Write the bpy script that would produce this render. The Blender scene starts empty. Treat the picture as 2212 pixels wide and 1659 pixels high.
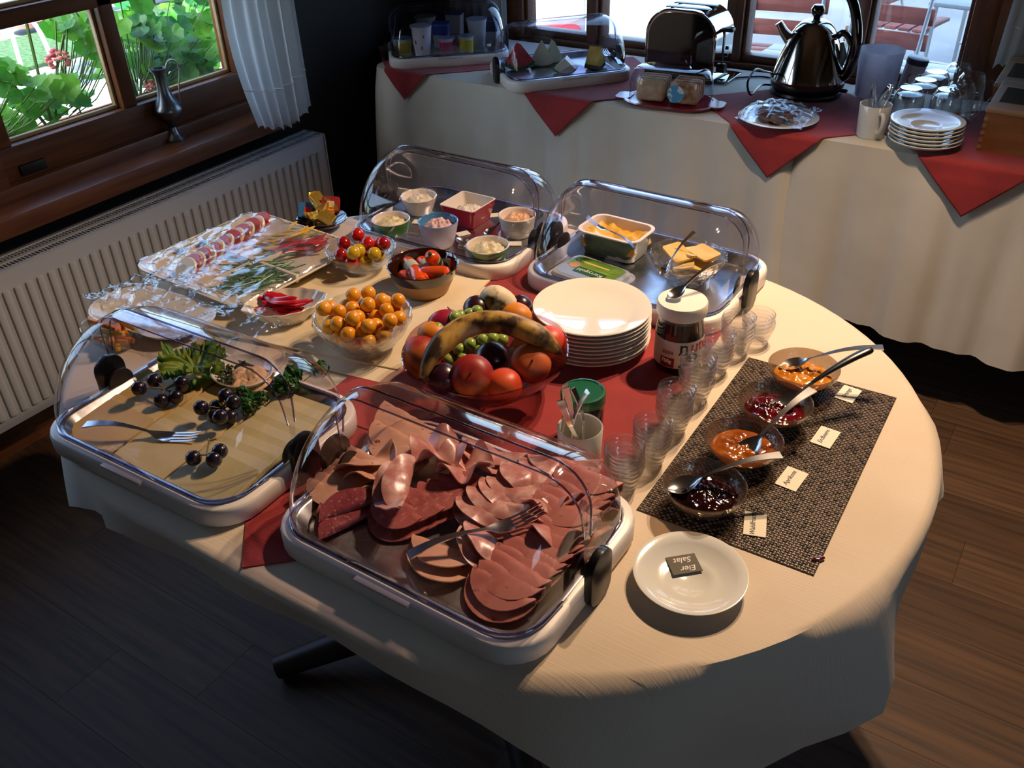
import bpy, bmesh, math, random
from mathutils import Vector, Matrix, Euler, noise
random.seed(11)
SC = bpy.context.scene
COL = SC.collection
PI = math.pi
R = math.radians

# ------------------------------------------------------------------ camera
CAM = Vector((.8375, -1.12, 1.6463))
PITCH, ROLL, YAW, FPX = R(34.17), R(-1.912), R(34.0), 1947.5
_f0 = Vector((0, math.cos(PITCH), -math.sin(PITCH)))
_r0 = Vector((1, 0, 0)); _u0 = _r0.cross(_f0)
_c, _s = math.cos(ROLL), math.sin(ROLL)
_r1, _u1 = _c*_r0 + _s*_u0, -_s*_r0 + _c*_u0
_Y = Matrix.Rotation(YAW, 3, 'Z')
RIGHT, UP, FWD = _Y @ _r1, _Y @ _u1, _Y @ _f0
cd = bpy.data.cameras.new('camera'); cam = bpy.data.objects.new('camera', cd); COL.objects.link(cam)
cd.sensor_width = 36; cd.sensor_fit = 'HORIZONTAL'; cd.lens = FPX/2212*36; cd.clip_start = .02; cd.clip_end = 200
m3 = Matrix((RIGHT, UP, -FWD)).transposed()
cam.matrix_world = Matrix.Translation(CAM) @ m3.to_4x4()
SC.camera = cam

def ray(px, py): return FWD + RIGHT*((px-1106)/FPX) - UP*((py-829.5)/FPX)
def at(px, py, z):
    """point of the horizontal plane z that was measured at this spot of the photograph"""
    d = ray(px, py); return CAM + d*((z-CAM.z)/d.z)
def atx(px, py, X):
    d = ray(px, py); return CAM + d*((X-CAM.x)/d.x)
def aty(px, py, Y):
    d = ray(px, py); return CAM + d*((Y-CAM.y)/d.y)

# ------------------------------------------------------------------ light
W = bpy.data.worlds.new('sky'); SC.world = W; W.use_nodes = True
nt = W.node_tree; bg = nt.nodes['Background']
sky = nt.nodes.new('ShaderNodeTexSky'); sky.sky_type = 'NISHITA'; sky.sun_disc = False
sky.sun_elevation = R(48); sky.sun_rotation = R(180); sky.air_density = 1.0; sky.dust_density = 3.5
nt.links.new(sky.outputs[0], bg.inputs[0]); bg.inputs[1].default_value = .8
def lamp(name, kind, loc, power, color, **kw):
    l = bpy.data.lights.new(name, kind); l.energy = power; l.color = color
    for k, v in kw.items(): setattr(l, k, v)
    o = bpy.data.objects.new(name, l); COL.objects.link(o); o.location = loc; return o
sun = lamp('sun', 'SUN', (0, -4, 8), 22.0, (1, .93, .8), angle=R(.6))
sun.rotation_euler = Vector((-.06, .72, -.69)).to_track_quat('-Z', 'Y').to_euler()
WARM = (1, .69, .44)
# two shaded pendant bulbs close together above the far side of the table, turned towards it
for x, y, pw in ((.46, .84, 52), (.62, .78, 40)):
    o = lamp('pendant_bulb', 'SPOT', (x, y, 2.12), pw, WARM, shadow_soft_size=.022, spot_size=R(118), spot_blend=.6)
    o.rotation_euler = Vector((-.03, -.60, -1.28)).to_track_quat('-Z', 'Y').to_euler()
for nm, loc, rot, sx, sy in (('window_portal', (-1.76, .02, 1.25), (0, R(-90), 0), 1.0, 2.1), ('window_portal', (-.38, 2.12, 1.25), (R(-90), 0, 0), 1.75, 1.05), ('window_portal', (3.3, -1.3, 1.45), (0, R(90), 0), .9, .8)):
    l = bpy.data.lights.new(nm, 'AREA'); l.shape = 'RECTANGLE'; l.size = sx; l.size_y = sy; l.cycles.is_portal = True
    o = bpy.data.objects.new(nm, l); COL.objects.link(o); o.location = loc; o.rotation_euler = rot
SC.view_settings.view_transform = 'Standard'; SC.view_settings.look = 'None'
SC.view_settings.gamma = 1; SC.view_settings.use_curve_mapping = False; SC.view_settings.exposure = 0.75
try:
    SC.cycles.transparent_max_bounces = 32; SC.cycles.max_bounces = 10; SC.cycles.sample_clamp_indirect = 6
except Exception: pass

# ------------------------------------------------------------------ materials
def lin(c):
    if isinstance(c, str):
        c = c.lstrip('#'); c = [int(c[i:i+2], 16)/255 for i in (0, 2, 4)]
        c = [x/12.92 if x <= .04045 else ((x+.055)/1.055)**2.4 for x in c]
    return (*c[:3], 1)
MATS = {}
def _tc(n, coord, sc):
    tc = n.new('ShaderNodeTexCoord'); mp = n.new('ShaderNodeMapping'); mp.inputs['Scale'].default_value = sc
    return tc, mp
def mat(name, c, rough=.5, metal=0, spec=.5, sss=0, coat=0, c2=None, scale=8, detail=3, lo=.42, hi=.58, bump=0, bscale=60, trans=0,
        sheen=0, coord='Object', stretch=(1, 1, 1), tex='noise', c3=None, scale3=30, lo3=.55, hi3=.62, ior=None, weave=0, wscale=400, rvar=0):
    if name in MATS: return MATS[name]
    m = bpy.data.materials.new(name); m.use_nodes = True; n = m.node_tree.nodes; L = m.node_tree.links
    b = n['Principled BSDF']
    I = b.inputs
    I['Base Color'].default_value = lin(c); I['Roughness'].default_value = rough; I['Metallic'].default_value = metal
    I['Specular IOR Level'].default_value = spec; I['Coat Weight'].default_value = coat; I['Sheen Weight'].default_value = sheen
    I['Transmission Weight'].default_value = trans
    if ior: I['IOR'].default_value = ior
    if sss:
        I['Subsurface Weight'].default_value = sss; I['Subsurface Radius'].default_value = (.6, .35, .2); I['Subsurface Scale'].default_value = .01
    tc, mp = _tc(n, coord, stretch); L.new(tc.outputs[coord], mp.inputs[0])
    src = None
    if c2 is not None:
        t = n.new('ShaderNodeTexNoise' if tex == 'noise' else 'ShaderNodeTexVoronoi'); t.inputs['Scale'].default_value = scale
        if tex == 'noise': t.inputs['Detail'].default_value = detail
        L.new(mp.outputs[0], t.inputs['Vector'])
        r = n.new('ShaderNodeValToRGB'); r.color_ramp.elements[0].position = lo; r.color_ramp.elements[1].position = hi
        r.color_ramp.elements[0].color = lin(c); r.color_ramp.elements[1].color = lin(c2)
        L.new(t.outputs[0], r.inputs[0]); src = r.outputs[0]
        if c3 is not None:
            t3 = n.new('ShaderNodeTexNoise'); t3.inputs['Scale'].default_value = scale3; L.new(mp.outputs[0], t3.inputs['Vector'])
            r3 = n.new('ShaderNodeValToRGB'); r3.color_ramp.elements[0].position = lo3; r3.color_ramp.elements[1].position = hi3
            r3.color_ramp.elements[0].color = (0, 0, 0, 1); r3.color_ramp.elements[1].color = (1, 1, 1, 1)
            L.new(t3.outputs[0], r3.inputs[0])
            mx = n.new('ShaderNodeMix'); mx.data_type = 'RGBA'; L.new(r3.outputs[0], mx.inputs[0]); L.new(src, mx.inputs[6]); mx.inputs[7].default_value = lin(c3)
            src = mx.outputs[2]
        L.new(src, I['Base Color'])
    if rvar:
        t = n.new('ShaderNodeTexNoise'); t.inputs['Scale'].default_value = 14; t.inputs['Detail'].default_value = 6; L.new(mp.outputs[0], t.inputs['Vector'])
        q = n.new('ShaderNodeMapRange'); q.inputs[1].default_value = .35; q.inputs[2].default_value = .7; q.inputs[3].default_value = rough; q.inputs[4].default_value = rough+rvar
        L.new(t.outputs[0], q.inputs[0]); L.new(q.outputs[0], I['Roughness'])
    h = None
    if weave:
        for st in ((wscale, 12, 12), (12, wscale, 12)):
            m2 = n.new('ShaderNodeMapping'); m2.inputs['Scale'].default_value = st; L.new(tc.outputs[coord], m2.inputs[0])
            t = n.new('ShaderNodeTexNoise'); t.inputs['Scale'].default_value = 1; t.inputs['Detail'].default_value = 2; L.new(m2.outputs[0], t.inputs['Vector'])
            if h is None: h = t.outputs[0]
            else:
                ad = n.new('ShaderNodeMath'); ad.operation = 'ADD'; L.new(h, ad.inputs[0]); L.new(t.outputs[0], ad.inputs[1]); h = ad.outputs[0]
        bump = weave
    elif bump:
        t = n.new('ShaderNodeTexNoise'); t.inputs['Scale'].default_value = bscale; t.inputs['Detail'].default_value = 3; L.new(mp.outputs[0], t.inputs['Vector']); h = t.outputs[0]
    if h is not None:
        bp = n.new('ShaderNodeBump'); bp.inputs['Strength'].default_value = bump; bp.inputs['Distance'].default_value = .002
        L.new(h, bp.inputs['Height']); L.new(bp.outputs[0], I['Normal'])
    MATS[name] = m; return m
def clear(name, tint='#ffffff', f0=.05, rough=.03, bump=0, bscale=40, k=.85, haze=0, hazec='#ffffff', power=4.5):
    """thin clear plastic or glass: straight-through transmission with a Fresnel reflection"""
    if name in MATS: return MATS[name]
    m = bpy.data.materials.new(name); m.use_nodes = True; n = m.node_tree.nodes; L = m.node_tree.links
    n.remove(n['Principled BSDF']); out = n['Material Output']
    tr = n.new('ShaderNodeBsdfTransparent'); tr.inputs[0].default_value = lin(tint)
    gl = n.new('ShaderNodeBsdfGlossy'); gl.inputs['Roughness'].default_value = rough
    lw = n.new('ShaderNodeLayerWeight'); lw.inputs[0].default_value = .5
    pw = n.new('ShaderNodeMath'); pw.operation = 'POWER'; pw.inputs[1].default_value = power
    ma = n.new('ShaderNodeMath'); ma.operation = 'MULTIPLY_ADD'; ma.inputs[1].default_value = k; ma.inputs[2].default_value = f0; ma.use_clamp = True
    L.new(lw.outputs['Facing'], pw.inputs[0]); L.new(pw.outputs[0], ma.inputs[0])
    mx = n.new('ShaderNodeMixShader'); L.new(ma.outputs[0], mx.inputs[0]); L.new(gl.outputs[0], mx.inputs[2])
    if haze:
        df = n.new('ShaderNodeBsdfDiffuse'); df.inputs[0].default_value = lin(hazec)
        m2 = n.new('ShaderNodeMixShader'); m2.inputs[0].default_value = haze; L.new(tr.outputs[0], m2.inputs[1]); L.new(df.outputs[0], m2.inputs[2]); L.new(m2.outputs[0], mx.inputs[1])
    else: L.new(tr.outputs[0], mx.inputs[1])
    if bump:
        tc = n.new('ShaderNodeTexCoord'); t = n.new('ShaderNodeTexNoise'); t.inputs['Scale'].default_value = bscale; L.new(tc.outputs['Object'], t.inputs['Vector'])
        bp = n.new('ShaderNodeBump'); bp.inputs['Strength'].default_value = bump; bp.inputs['Distance'].default_value = .003
        L.new(t.outputs[0], bp.inputs['Height']); L.new(bp.outputs[0], gl.inputs['Normal']); L.new(bp.outputs[0], lw.inputs['Normal'])
    L.new(mx.outputs[0], out.inputs['Surface']); MATS[name] = m; return m
def leafmat(name, c, c2, t=.5):
    if name in MATS: return MATS[name]
    m = mat(name, c, .45, c2=c2, scale=25)
    n = m.node_tree.nodes; L = m.node_tree.links; b = n['Principled BSDF']
    tl = n.new('ShaderNodeBsdfTranslucent'); mx = n.new('ShaderNodeMixShader'); mx.inputs[0].default_value = t
    if b.inputs['Base Color'].links: L.new(b.inputs['Base Color'].links[0].from_socket, tl.inputs[0])
    else: tl.inputs[0].default_value = lin(c)
    L.new(b.outputs[0], mx.inputs[1]); L.new(tl.outputs[0], mx.inputs[2]); L.new(mx.outputs[0], n['Material Output'].inputs['Surface'])
    return m

LINEN = mat('cream_linen', '#d9c9b4', .85, c2='#d0bfa8', scale=3, weave=.22, wscale=330, sheen=.2)
LINEN2 = mat('cream_napkin_cotton', '#d8c9ae', .9, c2='#cdbd9f', scale=6, weave=.2, wscale=420)
LINEN3 = mat('white_linen', '#cfcabd', .9, c2='#c6c0b2', scale=3, weave=.2, wscale=330)
REDC = mat('red_cotton', '#9d2a2c', .85, c2='#8a2327', scale=5, weave=.5, wscale=500, sheen=.15)
WHITEP = mat('white_plastic', '#e6e0da', .35)
STEEL = mat('brushed_steel', '#c6c8ca', .22, 1, rvar=.18)
CUTL = mat('polished_steel', '#e2e2e4', .2, 1)
CHROME = mat('mirror_chrome', '#d4d2cc', .06, 1)
BLACKP = mat('black_plastic', '#0c0c0e', .3)
SHINYB = mat('glossy_black', '#07070a', .07, coat=1)
PORC = mat('white_porcelain', '#e9e3d8', .12, coat=.6)
PORCG = mat('cool_white_porcelain', '#dcddd8', .14, coat=.6)
DOME = clear('clear_dome_plastic', '#f4f3fa', .05, .05, k=.75, power=3.2)
DOMEE = clear('dome_edge_plastic', '#b9b5d6', .22, .06, k=.7, power=2)
GLASS = clear('clear_glass', '#fafcfb', .06, .02, k=.85, power=3)
GLASSB = clear('pressed_glass', '#f9fbfa', .09, .03, bump=.9, bscale=75, k=.85, power=2.0, haze=.03)
GLASSH = clear('hammered_glass', '#ded2c4', .09, .05, bump=.6, bscale=160, k=.7, power=2.5, haze=.10, hazec='#cbb9a6')
PANE = clear('window_glass', '#eef6fa', .04, .01, k=.8)
FILM = clear('cling_film', '#f6f8fb', .05, .12, bump=.5, bscale=40, k=.7, power=2.6, haze=.03)
WOOD = mat('varnished_pine', '#6a3c1e', .42, c2='#5a2f15', scale=5, detail=4, stretch=(14, 14, 1), coat=.1)
WOODY = mat('varnished_pine_sideways', '#6a3c1e', .42, c2='#5a2f15', scale=5, detail=4, stretch=(14, 1, 14), coat=.1)
WOODX = mat('varnished_pine_lengthways', '#6a3c1e', .42, c2='#5a2f15', scale=5, detail=4, stretch=(1, 14, 14), coat=.1)
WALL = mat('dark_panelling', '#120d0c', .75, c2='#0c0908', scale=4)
RADW = mat('radiator_enamel', '#b9bcbf', .35)
DARKW = mat('dark_table_wood', '#2a1a10', .5)
INK = mat('black_ink', '#1a1a22', .6)
PAPER = mat('white_card', '#e4ddc8', .7)

# ------------------------------------------------------------------ mesh building
class MB:
    def __init__(s): s.v = []; s.f = []; s.mi = []; s.cur = 0
    def add(s, V, F, M=None):
        o = len(s.v)
        s.v += [tuple(M @ Vector(p)) if M is not None else tuple(p) for p in V]
        s.f += [tuple(i+o for i in f) for f in F]; s.mi += [s.cur]*len(F); return s
    def box(s, c, d, bev=0, M=None):
        x, y, z = d[0]/2, d[1]/2, d[2]/2
        if bev:
            bm = bmesh.new(); bmesh.ops.create_cube(bm, size=1)
            for v in bm.verts: v.co = Vector((v.co.x*d[0]+c[0], v.co.y*d[1]+c[1], v.co.z*d[2]+c[2]))
            bmesh.ops.bevel(bm, geom=bm.edges[:], offset=bev, segments=2, affect='EDGES', profile=.5)
            bm.verts.index_update(); s.add([v.co[:] for v in bm.verts], [[v.index for v in f.verts] for f in bm.faces], M); bm.free(); return s
        V = [(c[0]+i*x, c[1]+j*y, c[2]+k*z) for i in (-1, 1) for j in (-1, 1) for k in (-1, 1)]
        return s.add(V, [(0, 1, 3, 2), (4, 6, 7, 5), (0, 4, 5, 1), (2, 3, 7, 6), (0, 2, 6, 4), (1, 5, 7, 3)], M)
    def lathe(s, prof, n=40, M=None, a0=0, a1=2*PI, fn=None):
        full = abs(a1-a0-2*PI) < 1e-6; V = []; F = []; rings = []
        cnt = n if full else n+1
        for k, (r, z) in enumerate(prof):
            if r < 1e-6: rings.append([len(V)]*cnt); V.append((0, 0, z)); continue
            ring = []
            for i in range(cnt):
                a = a0+(a1-a0)*i/n; rr = r*(fn(a, k, r, z) if fn else 1)
                ring.append(len(V)); V.append((rr*math.cos(a), rr*math.sin(a), z))
            rings.append(ring)
        for A, B in zip(rings, rings[1:]):
            for i in range(n):
                j = (i+1) % cnt
                q = []
                for x in (A[i], A[j], B[j], B[i]):
                    if x not in q: q.append(x)
                if len(q) > 2: F.append(q)
        return s.add(V, F, M)
    def tube(s, pts, rad, n=8, closed=False, M=None, cap=True, flat=1):
        pts = [Vector(p) for p in pts]; N = len(pts); V = []; F = []
        rad = list(rad) if hasattr(rad, '__len__') else [rad]*N
        if 4 <= N <= 9 and n >= 7 and not closed:      # round off coarse paths
            q, qr = [], []
            for k in range(N-1):
                p = [pts[max(0, min(N-1, k+i))] for i in (-1, 0, 1, 2)]
                for s_ in range(4):
                    u_ = s_/4; q.append(.5*((2*p[1])+(-p[0]+p[2])*u_+(2*p[0]-5*p[1]+4*p[2]-p[3])*u_*u_+(-p[0]+3*p[1]-3*p[2]+p[3])*u_**3)); qr.append(rad[k]+(rad[k+1]-rad[k])*u_)
            q.append(pts[-1]); qr.append(rad[-1]); pts, rad, N = q, qr, len(q)
        up = None
        for i, p in enumerate(pts):
            t = (pts[(i+1) % N]-pts[i-1]) if closed else (pts[min(i+1, N-1)]-pts[max(i-1, 0)])
            t.normalize()
            if up is None: up = t.orthogonal().normalized() if abs(t.z) > .9 else Vector((0, 0, 1))
            sd = t.cross(up)
            if sd.length < 1e-6: sd = t.orthogonal()
            sd.normalize(); up = sd.cross(t).normalized()
            for k in range(n):
                a = 2*PI*k/n; V.append(p+sd*(rad[i]*math.cos(a))+up*(rad[i]*flat*math.sin(a)))
        for i in range(N if closed else N-1):
            for k in range(n):
                a, b = i*n+k, i*n+(k+1) % n; c, d = ((i+1) % N)*n+(k+1) % n, ((i+1) % N)*n+k; F.append((a, b, c, d))
        if cap and not closed: F += [tuple(range(n))[::-1], tuple((N-1)*n+k for k in range(n))]
        return s.add(V, F, M)
    def ball(s, c, r, n=14, sq=(1, 1, 1), M=None, fn=None):
        V = [(0, 0, 1)]; F = []; m = n//2
        for j in range(1, m):
            for i in range(n):
                a, b = 2*PI*i/n, PI*j/m; V.append((math.sin(b)*math.cos(a), math.sin(b)*math.sin(a), math.cos(b)))
        V.append((0, 0, -1)); e = len(V)-1
        for i in range(n):
            F.append((0, 1+i, 1+(i+1) % n)); F.append((e, e-n+(i+1) % n, e-n+i))
            for j in range(m-2): a = 1+j*n; F.append((a+i, a+n+i, a+n+(i+1) % n, a+(i+1) % n))
        if fn: V = [tuple(Vector(p)*fn(Vector(p))) for p in V]
        return s.add([(c[0]+p[0]*r*sq[0], c[1]+p[1]*r*sq[1], c[2]+p[2]*r*sq[2]) for p in V], F, M)
    def loft(s, lv, n=6, cap0=True, cap1=True, M=None):
        """lv: (length, width, corner radius, z)"""
        V = []; F = []; N = 4*(n+1)
        for (Lx, Wy, r, z) in lv:
            for cx, cy, a0 in ((Lx/2-r, Wy/2-r, 0), (-Lx/2+r, Wy/2-r, 90), (-Lx/2+r, -Wy/2+r, 180), (Lx/2-r, -Wy/2+r, 270)):
                for i in range(n+1): a = R(a0+90*i/n); V.append((cx+r*math.cos(a), cy+r*math.sin(a), z))
        for k in range(len(lv)-1):
            for i in range(N): j = (i+1) % N; F.append((k*N+i, k*N+j, (k+1)*N+j, (k+1)*N+i))
        if cap0: F.append(tuple(range(N))[::-1])
        if cap1: F.append(tuple((len(lv)-1)*N+i for i in range(N)))
        return s.add(V, F, M)
    def grid(s, nx, ny, fn, M=None, closed_x=False):
        V = [fn(i/(nx if closed_x else nx-1), j/(ny-1)) for j in range(ny) for i in range(nx)]; F = []
        for j in range(ny-1):
            for i in range(nx if closed_x else nx-1): k = (i+1) % nx; F.append((j*nx+i, j*nx+k, (j+1)*nx+k, (j+1)*nx+i))
        return s.add(V, F, M)
    def slab(s, poly, z0, z1, M=None):
        n = len(poly); V = [(x, y, z0) for x, y in poly]+[(x, y, z1) for x, y in poly]
        F = [tuple(range(n))[::-1], tuple(range(n, 2*n))]+[(i, (i+1) % n, n+(i+1) % n, n+i) for i in range(n)]
        return s.add(V, F, M)
    def jit(s, a):
        s.v = [(x+random.uniform(-a, a), y+random.uniform(-a, a), z+random.uniform(-a, a)) for x, y, z in s.v]; return s
    def mesh(s, name, mats, smooth=40):
        me = bpy.data.meshes.new(name); me.from_pydata(s.v, [], s.f); me.update()
        bm = bmesh.new(); bm.from_mesh(me); bmesh.ops.recalc_face_normals(bm, faces=bm.faces[:]); bm.to_mesh(me); bm.free()
        for m in (mats if isinstance(mats, (list, tuple)) else [mats]): me.materials.append(m)
        if any(s.mi): me.polygons.foreach_set('material_index', s.mi)
        if smooth:
            me.polygons.foreach_set('use_smooth', [True]*len(me.polygons))
            if smooth < 180: me.set_sharp_from_angle(angle=R(smooth))
        me.update(); return me
    def obj(s, name, mats, parent=None, loc=None, rot=None, smooth=40, **tags):
        return link(name, s.mesh(name, mats, smooth), parent, loc, rot, **tags)
def tag(o, label=None, cat=None, group=None, kind=None):
    for k, v in (('label', label), ('category', cat), ('group', group), ('kind', kind)):
        if v: o[k] = v
    return o
def link(name, data, parent=None, loc=None, rot=None, label=None, cat=None, group=None, kind=None, scale=None):
    o = bpy.data.objects.new(name, data); COL.objects.link(o)
    if parent: o.parent = parent
    if loc is not None: o.location = loc
    if rot is not None: o.rotation_euler = rot
    if scale is not None: o.scale = scale
    return tag(o, label, cat, group, kind)
def thing(name, label, cat, loc=(0, 0, 0), rz=0, group=None, rot=None):
    o = link(name, None, None, loc, rot or (0, 0, rz), label, cat, group); o.empty_display_size = .03; return o
def struct(o): o['kind'] = 'structure'; return o
def dup(root, loc=None, rot=None, label=None, group=None, parent=None):
    c = root.copy(); COL.objects.link(c); c.parent = parent
    if loc is not None: c.location = loc
    if rot is not None: c.rotation_euler = rot
    if label: c['label'] = label
    if group: c['group'] = group
    for ch in list(root.children): dup(ch, parent=c)
    return c
def aim(o, A, B, up=(0, 0, 1)):
    A, B = Vector(A), Vector(B); x = (B-A).normalized(); y = Vector(up).cross(x).normalized(); z = x.cross(y)
    m = Matrix((x, y, z)).transposed().to_4x4(); m.translation = A; o.matrix_world = m; return o
def nz(p, s=1.0): return noise.noise(Vector(p)*s)
def textmesh(body, size, mt, bend=None, extrude=.0002, shear=0, align='CENTER', font_scale=None):
    cu = bpy.data.curves.new('t', 'FONT'); cu.body = body; cu.size = size; cu.align_x = align; cu.align_y = 'CENTER'; cu.extrude = extrude; cu.shear = shear; cu.resolution_u = 3
    if font_scale: cu.offset = font_scale
    o = bpy.data.objects.new('t', cu); COL.objects.link(o)
    me = bpy.data.meshes.new_from_object(o, depsgraph=bpy.context.evaluated_depsgraph_get())
    bpy.data.objects.remove(o); bpy.data.curves.remove(cu)
    if bend:
        bm = bmesh.new(); bm.from_mesh(me)
        bmesh.ops.subdivide_edges(bm, edges=[e for e in bm.edges if e.calc_length() > .004], cuts=2)
        for v in bm.verts:
            a = v.co.x/bend; rr = bend+v.co.z
            v.co = Vector((rr*math.sin(a), -rr*math.cos(a), v.co.y))
        bm.to_mesh(me); bm.free()
    me.materials.clear(); me.materials.append(mt); return me
# ------------------------------------------------------------------ the room
XL, YB, XR, YF, ZC = -1.62, 2.05, 3.2, -3.2, 2.45
def wallbox(name, boxes, m=WALL, **kw):
    b = MB()
    for (x0, x1, y0, y1, z0, z1) in boxes: b.box(((x0+x1)/2, (y0+y1)/2, (z0+z1)/2), (x1-x0, y1-y0, z1-z0))
    return struct(b.obj(name, m, smooth=0, **kw))
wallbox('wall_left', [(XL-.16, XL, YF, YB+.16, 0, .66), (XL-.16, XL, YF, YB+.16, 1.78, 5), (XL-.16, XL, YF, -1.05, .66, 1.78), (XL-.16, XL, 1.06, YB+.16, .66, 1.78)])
wallbox('wall_back', [(XL, XR, YB, YB+.16, 0, .74), (XL, XR, YB, YB+.16, 1.78, 6), (XL, -1.24, YB, YB+.16, .74, 1.78), (.49, XR, YB, YB+.16, .74, 1.78)])  # unseen upper part, carried above the ceiling to keep the terrace shaded
wallbox('wall_right', [(XR, XR+.16, YF, YB, 0, 1.0), (XR, XR+.16, YF, YB, 1.9, 5), (XR, XR+.16, YF, -1.7, .8, 2.1), (XR, XR+.16, -.9, YB, .8, 2.1)], mat('right_wall_plaster', '#7a6a58', .8))
wallbox('wall_front', [(XL, XR, YF-.16, YF, 0, 5)], mat('front_wall_plaster', '#7a6a58', .8))
wallbox('ceiling', [(XL, XR, YF, YB, ZC, ZC+.1)], mat('ceiling_boards', '#6a5540', .7))
wallbox('baseboard_left', [(XL, XL+.02, YF, YB, .0, .11)], WOODY)
wallbox('baseboard_back', [(XL+.02, XR, YB-.02, YB, .0, .11)], WOODX)
# floor of long laminate planks
fl = wallbox('floor', [(XL, XR, YF, YB, -.1, -.008)], mat('floor_underlay', '#0e0a07', .8))
PM = [mat('floor_plank_%s' % n, a, .6, c2=b, scale=2.6, detail=8, stretch=(1.1, 22, 1), lo=.34, hi=.66, bump=.15, bscale=6) for n, a, b in
      (('brown', '#5c4129', '#38261a'), ('umber', '#553b24', '#332217'), ('walnut', '#634830', '#3d2a1c'))]
pme = []
for m in PM:
    b = MB(); b.box((.5, .085, -.004), (1, .1692, .008)); pme.append(b.mesh('plank', m, 0))
y = YF; row = 0
while y < YB-.02:
    x = XL-random.uniform(0, 1.1)
    while x < XR:
        a, e = max(x, XL), min(x+1.28, XR)
        if e-a > .03: link('plank', random.choice(pme), fl, (a+.0004, y, 0), scale=(e-a-.0008, min(.17, YB-y)/.17, 1))
        x += 1.28
    y += .17; row += 1
# left window
def barbox(b, x0, x1, y0, y1, z0, z1, bev=.004): b.box(((x0+x1)/2, (y0+y1)/2, (z0+z1)/2), (x1-x0, y1-y0, z1-z0), bev)
w1 = struct(link('window_1', None, None, (-1.69, .02, .70)))
def wpart(name, m, root, *boxes, **kw):
    b = MB()
    for q in boxes: barbox(b, *q)
    o = b.obj(name, m, None, **kw); o.data.transform(Matrix.Translation(-root.location)); o.parent = root; return o
wpart('outer_frame', WOODY, w1, (-1.75, -1.63, -1.05, 1.06, .69, .735), (-1.75, -1.63, -1.05, 1.06, 1.74, 1.79), (-1.75, -1.63, 1.015, 1.06, .73, 1.745), (-1.75, -1.63, -1.05, -1.0, .73, 1.745), (-1.75, -1.63, -.02, .10, .73, 1.745))
for ya, yb, mu in ((.10, 1.015, (.526, .576)), (-1.0, -.02, (-.54, -.49))):
    s = wpart('sash', WOODY, w1, (-1.725, -1.655, ya, yb, .735, .83), (-1.725, -1.655, ya, yb, 1.69, 1.745), (-1.725, -1.655, ya, ya+.054, .83, 1.69), (-1.725, -1.655, yb-.042, yb, .83, 1.69))
    wpart('muntin', WOOD, w1, (-1.72, -1.66, mu[0], mu[1], .83, 1.69)); wpart('muntin', WOODY, w1, (-1.72, -1.66, ya+.054, yb-.042, 1.12, 1.165))
    for (p0, p1) in ((ya+.054, mu[0]), (mu[1], yb-.042)):
        for (z0, z1) in ((.83, 1.12), (1.165, 1.69)):
            wpart('pane', PANE, w1, (-1.702, -1.698, p0, p1, z0, z1))
            wpart('glazing_bead', mat('pale_bead', '#a98f66', .5), w1, (-1.70, -1.685, p0, p1, z0, z0+.012), (-1.70, -1.685, p1-.010, p1, z0, z1))
wpart('window_sill', WOODY, w1, (-1.74, -1.525, -1.16, 1.09, .645, .70))
hp = atx(75, 369, -1.65); wpart('catch_plate', mat('dark_iron', '#23221f', .5, .6), w1, (-1.658, -1.645, hp.y-.04, hp.y+.04, .745, .775))
# back window
w2 = struct(link('window_2', None, None, (-.38, YB+.05, .74)))
yb0, yb1 = YB-.005, YB+.10
wpart('outer_frame', WOODX, w2, (-1.26, .50, yb0, yb1, .735, .775), (-1.26, .50, yb0, yb1, 1.70, 1.785))
for (a, e) in ((-1.26, -1.19), (-.90, -.86), (-.345, -.29), (.085, .125), (.425, .50)): wpart('post', WOOD, w2, (a, e, yb0, yb1, .775, 1.70))
for (a, e) in ((-1.19, -.90), (-.86, -.345), (-.29, .085), (.125, .425)):
    wpart('sash', WOODX, w2, (a, e, yb0+.02, yb1-.02, .775, .80), (a, e, yb0+.02, yb1-.02, 1.66, 1.70), (a, a+.014, yb0+.02, yb1-.02, .80, 1.66), (e-.014, e, yb0+.02, yb1-.02, .80, 1.66))
    wpart('pane', PANE, w2, (a+.014, e-.014, YB+.045, YB+.049, .80, 1.66))
w3 = struct(link('unseen_fill_window', None, None, (XR+.08, -1.3, 1.0)))  # unseen window, added to let cool fill daylight onto the front drape
wpart('outer_frame', WOODY, w3, (XR, XR+.1, -1.7, -.9, 1.0, 1.05), (XR, XR+.1, -1.7, -.9, 1.85, 1.9), (XR, XR+.1, -1.7, -1.65, 1.05, 1.85), (XR, XR+.1, -.95, -.9, 1.05, 1.85))
wpart('pane', PANE, w3, (XR+.045, XR+.049, -1.65, -.95, 1.05, 1.85))
# wood lining right of the back window
wallbox('trim_1', [(.50, .70, YB-.02, YB, .72, 2.3)], WOOD); wallbox('trim_2', [(.74, 1.5, YB-.03, YB, .72, 2.3)], WOOD)

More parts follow.
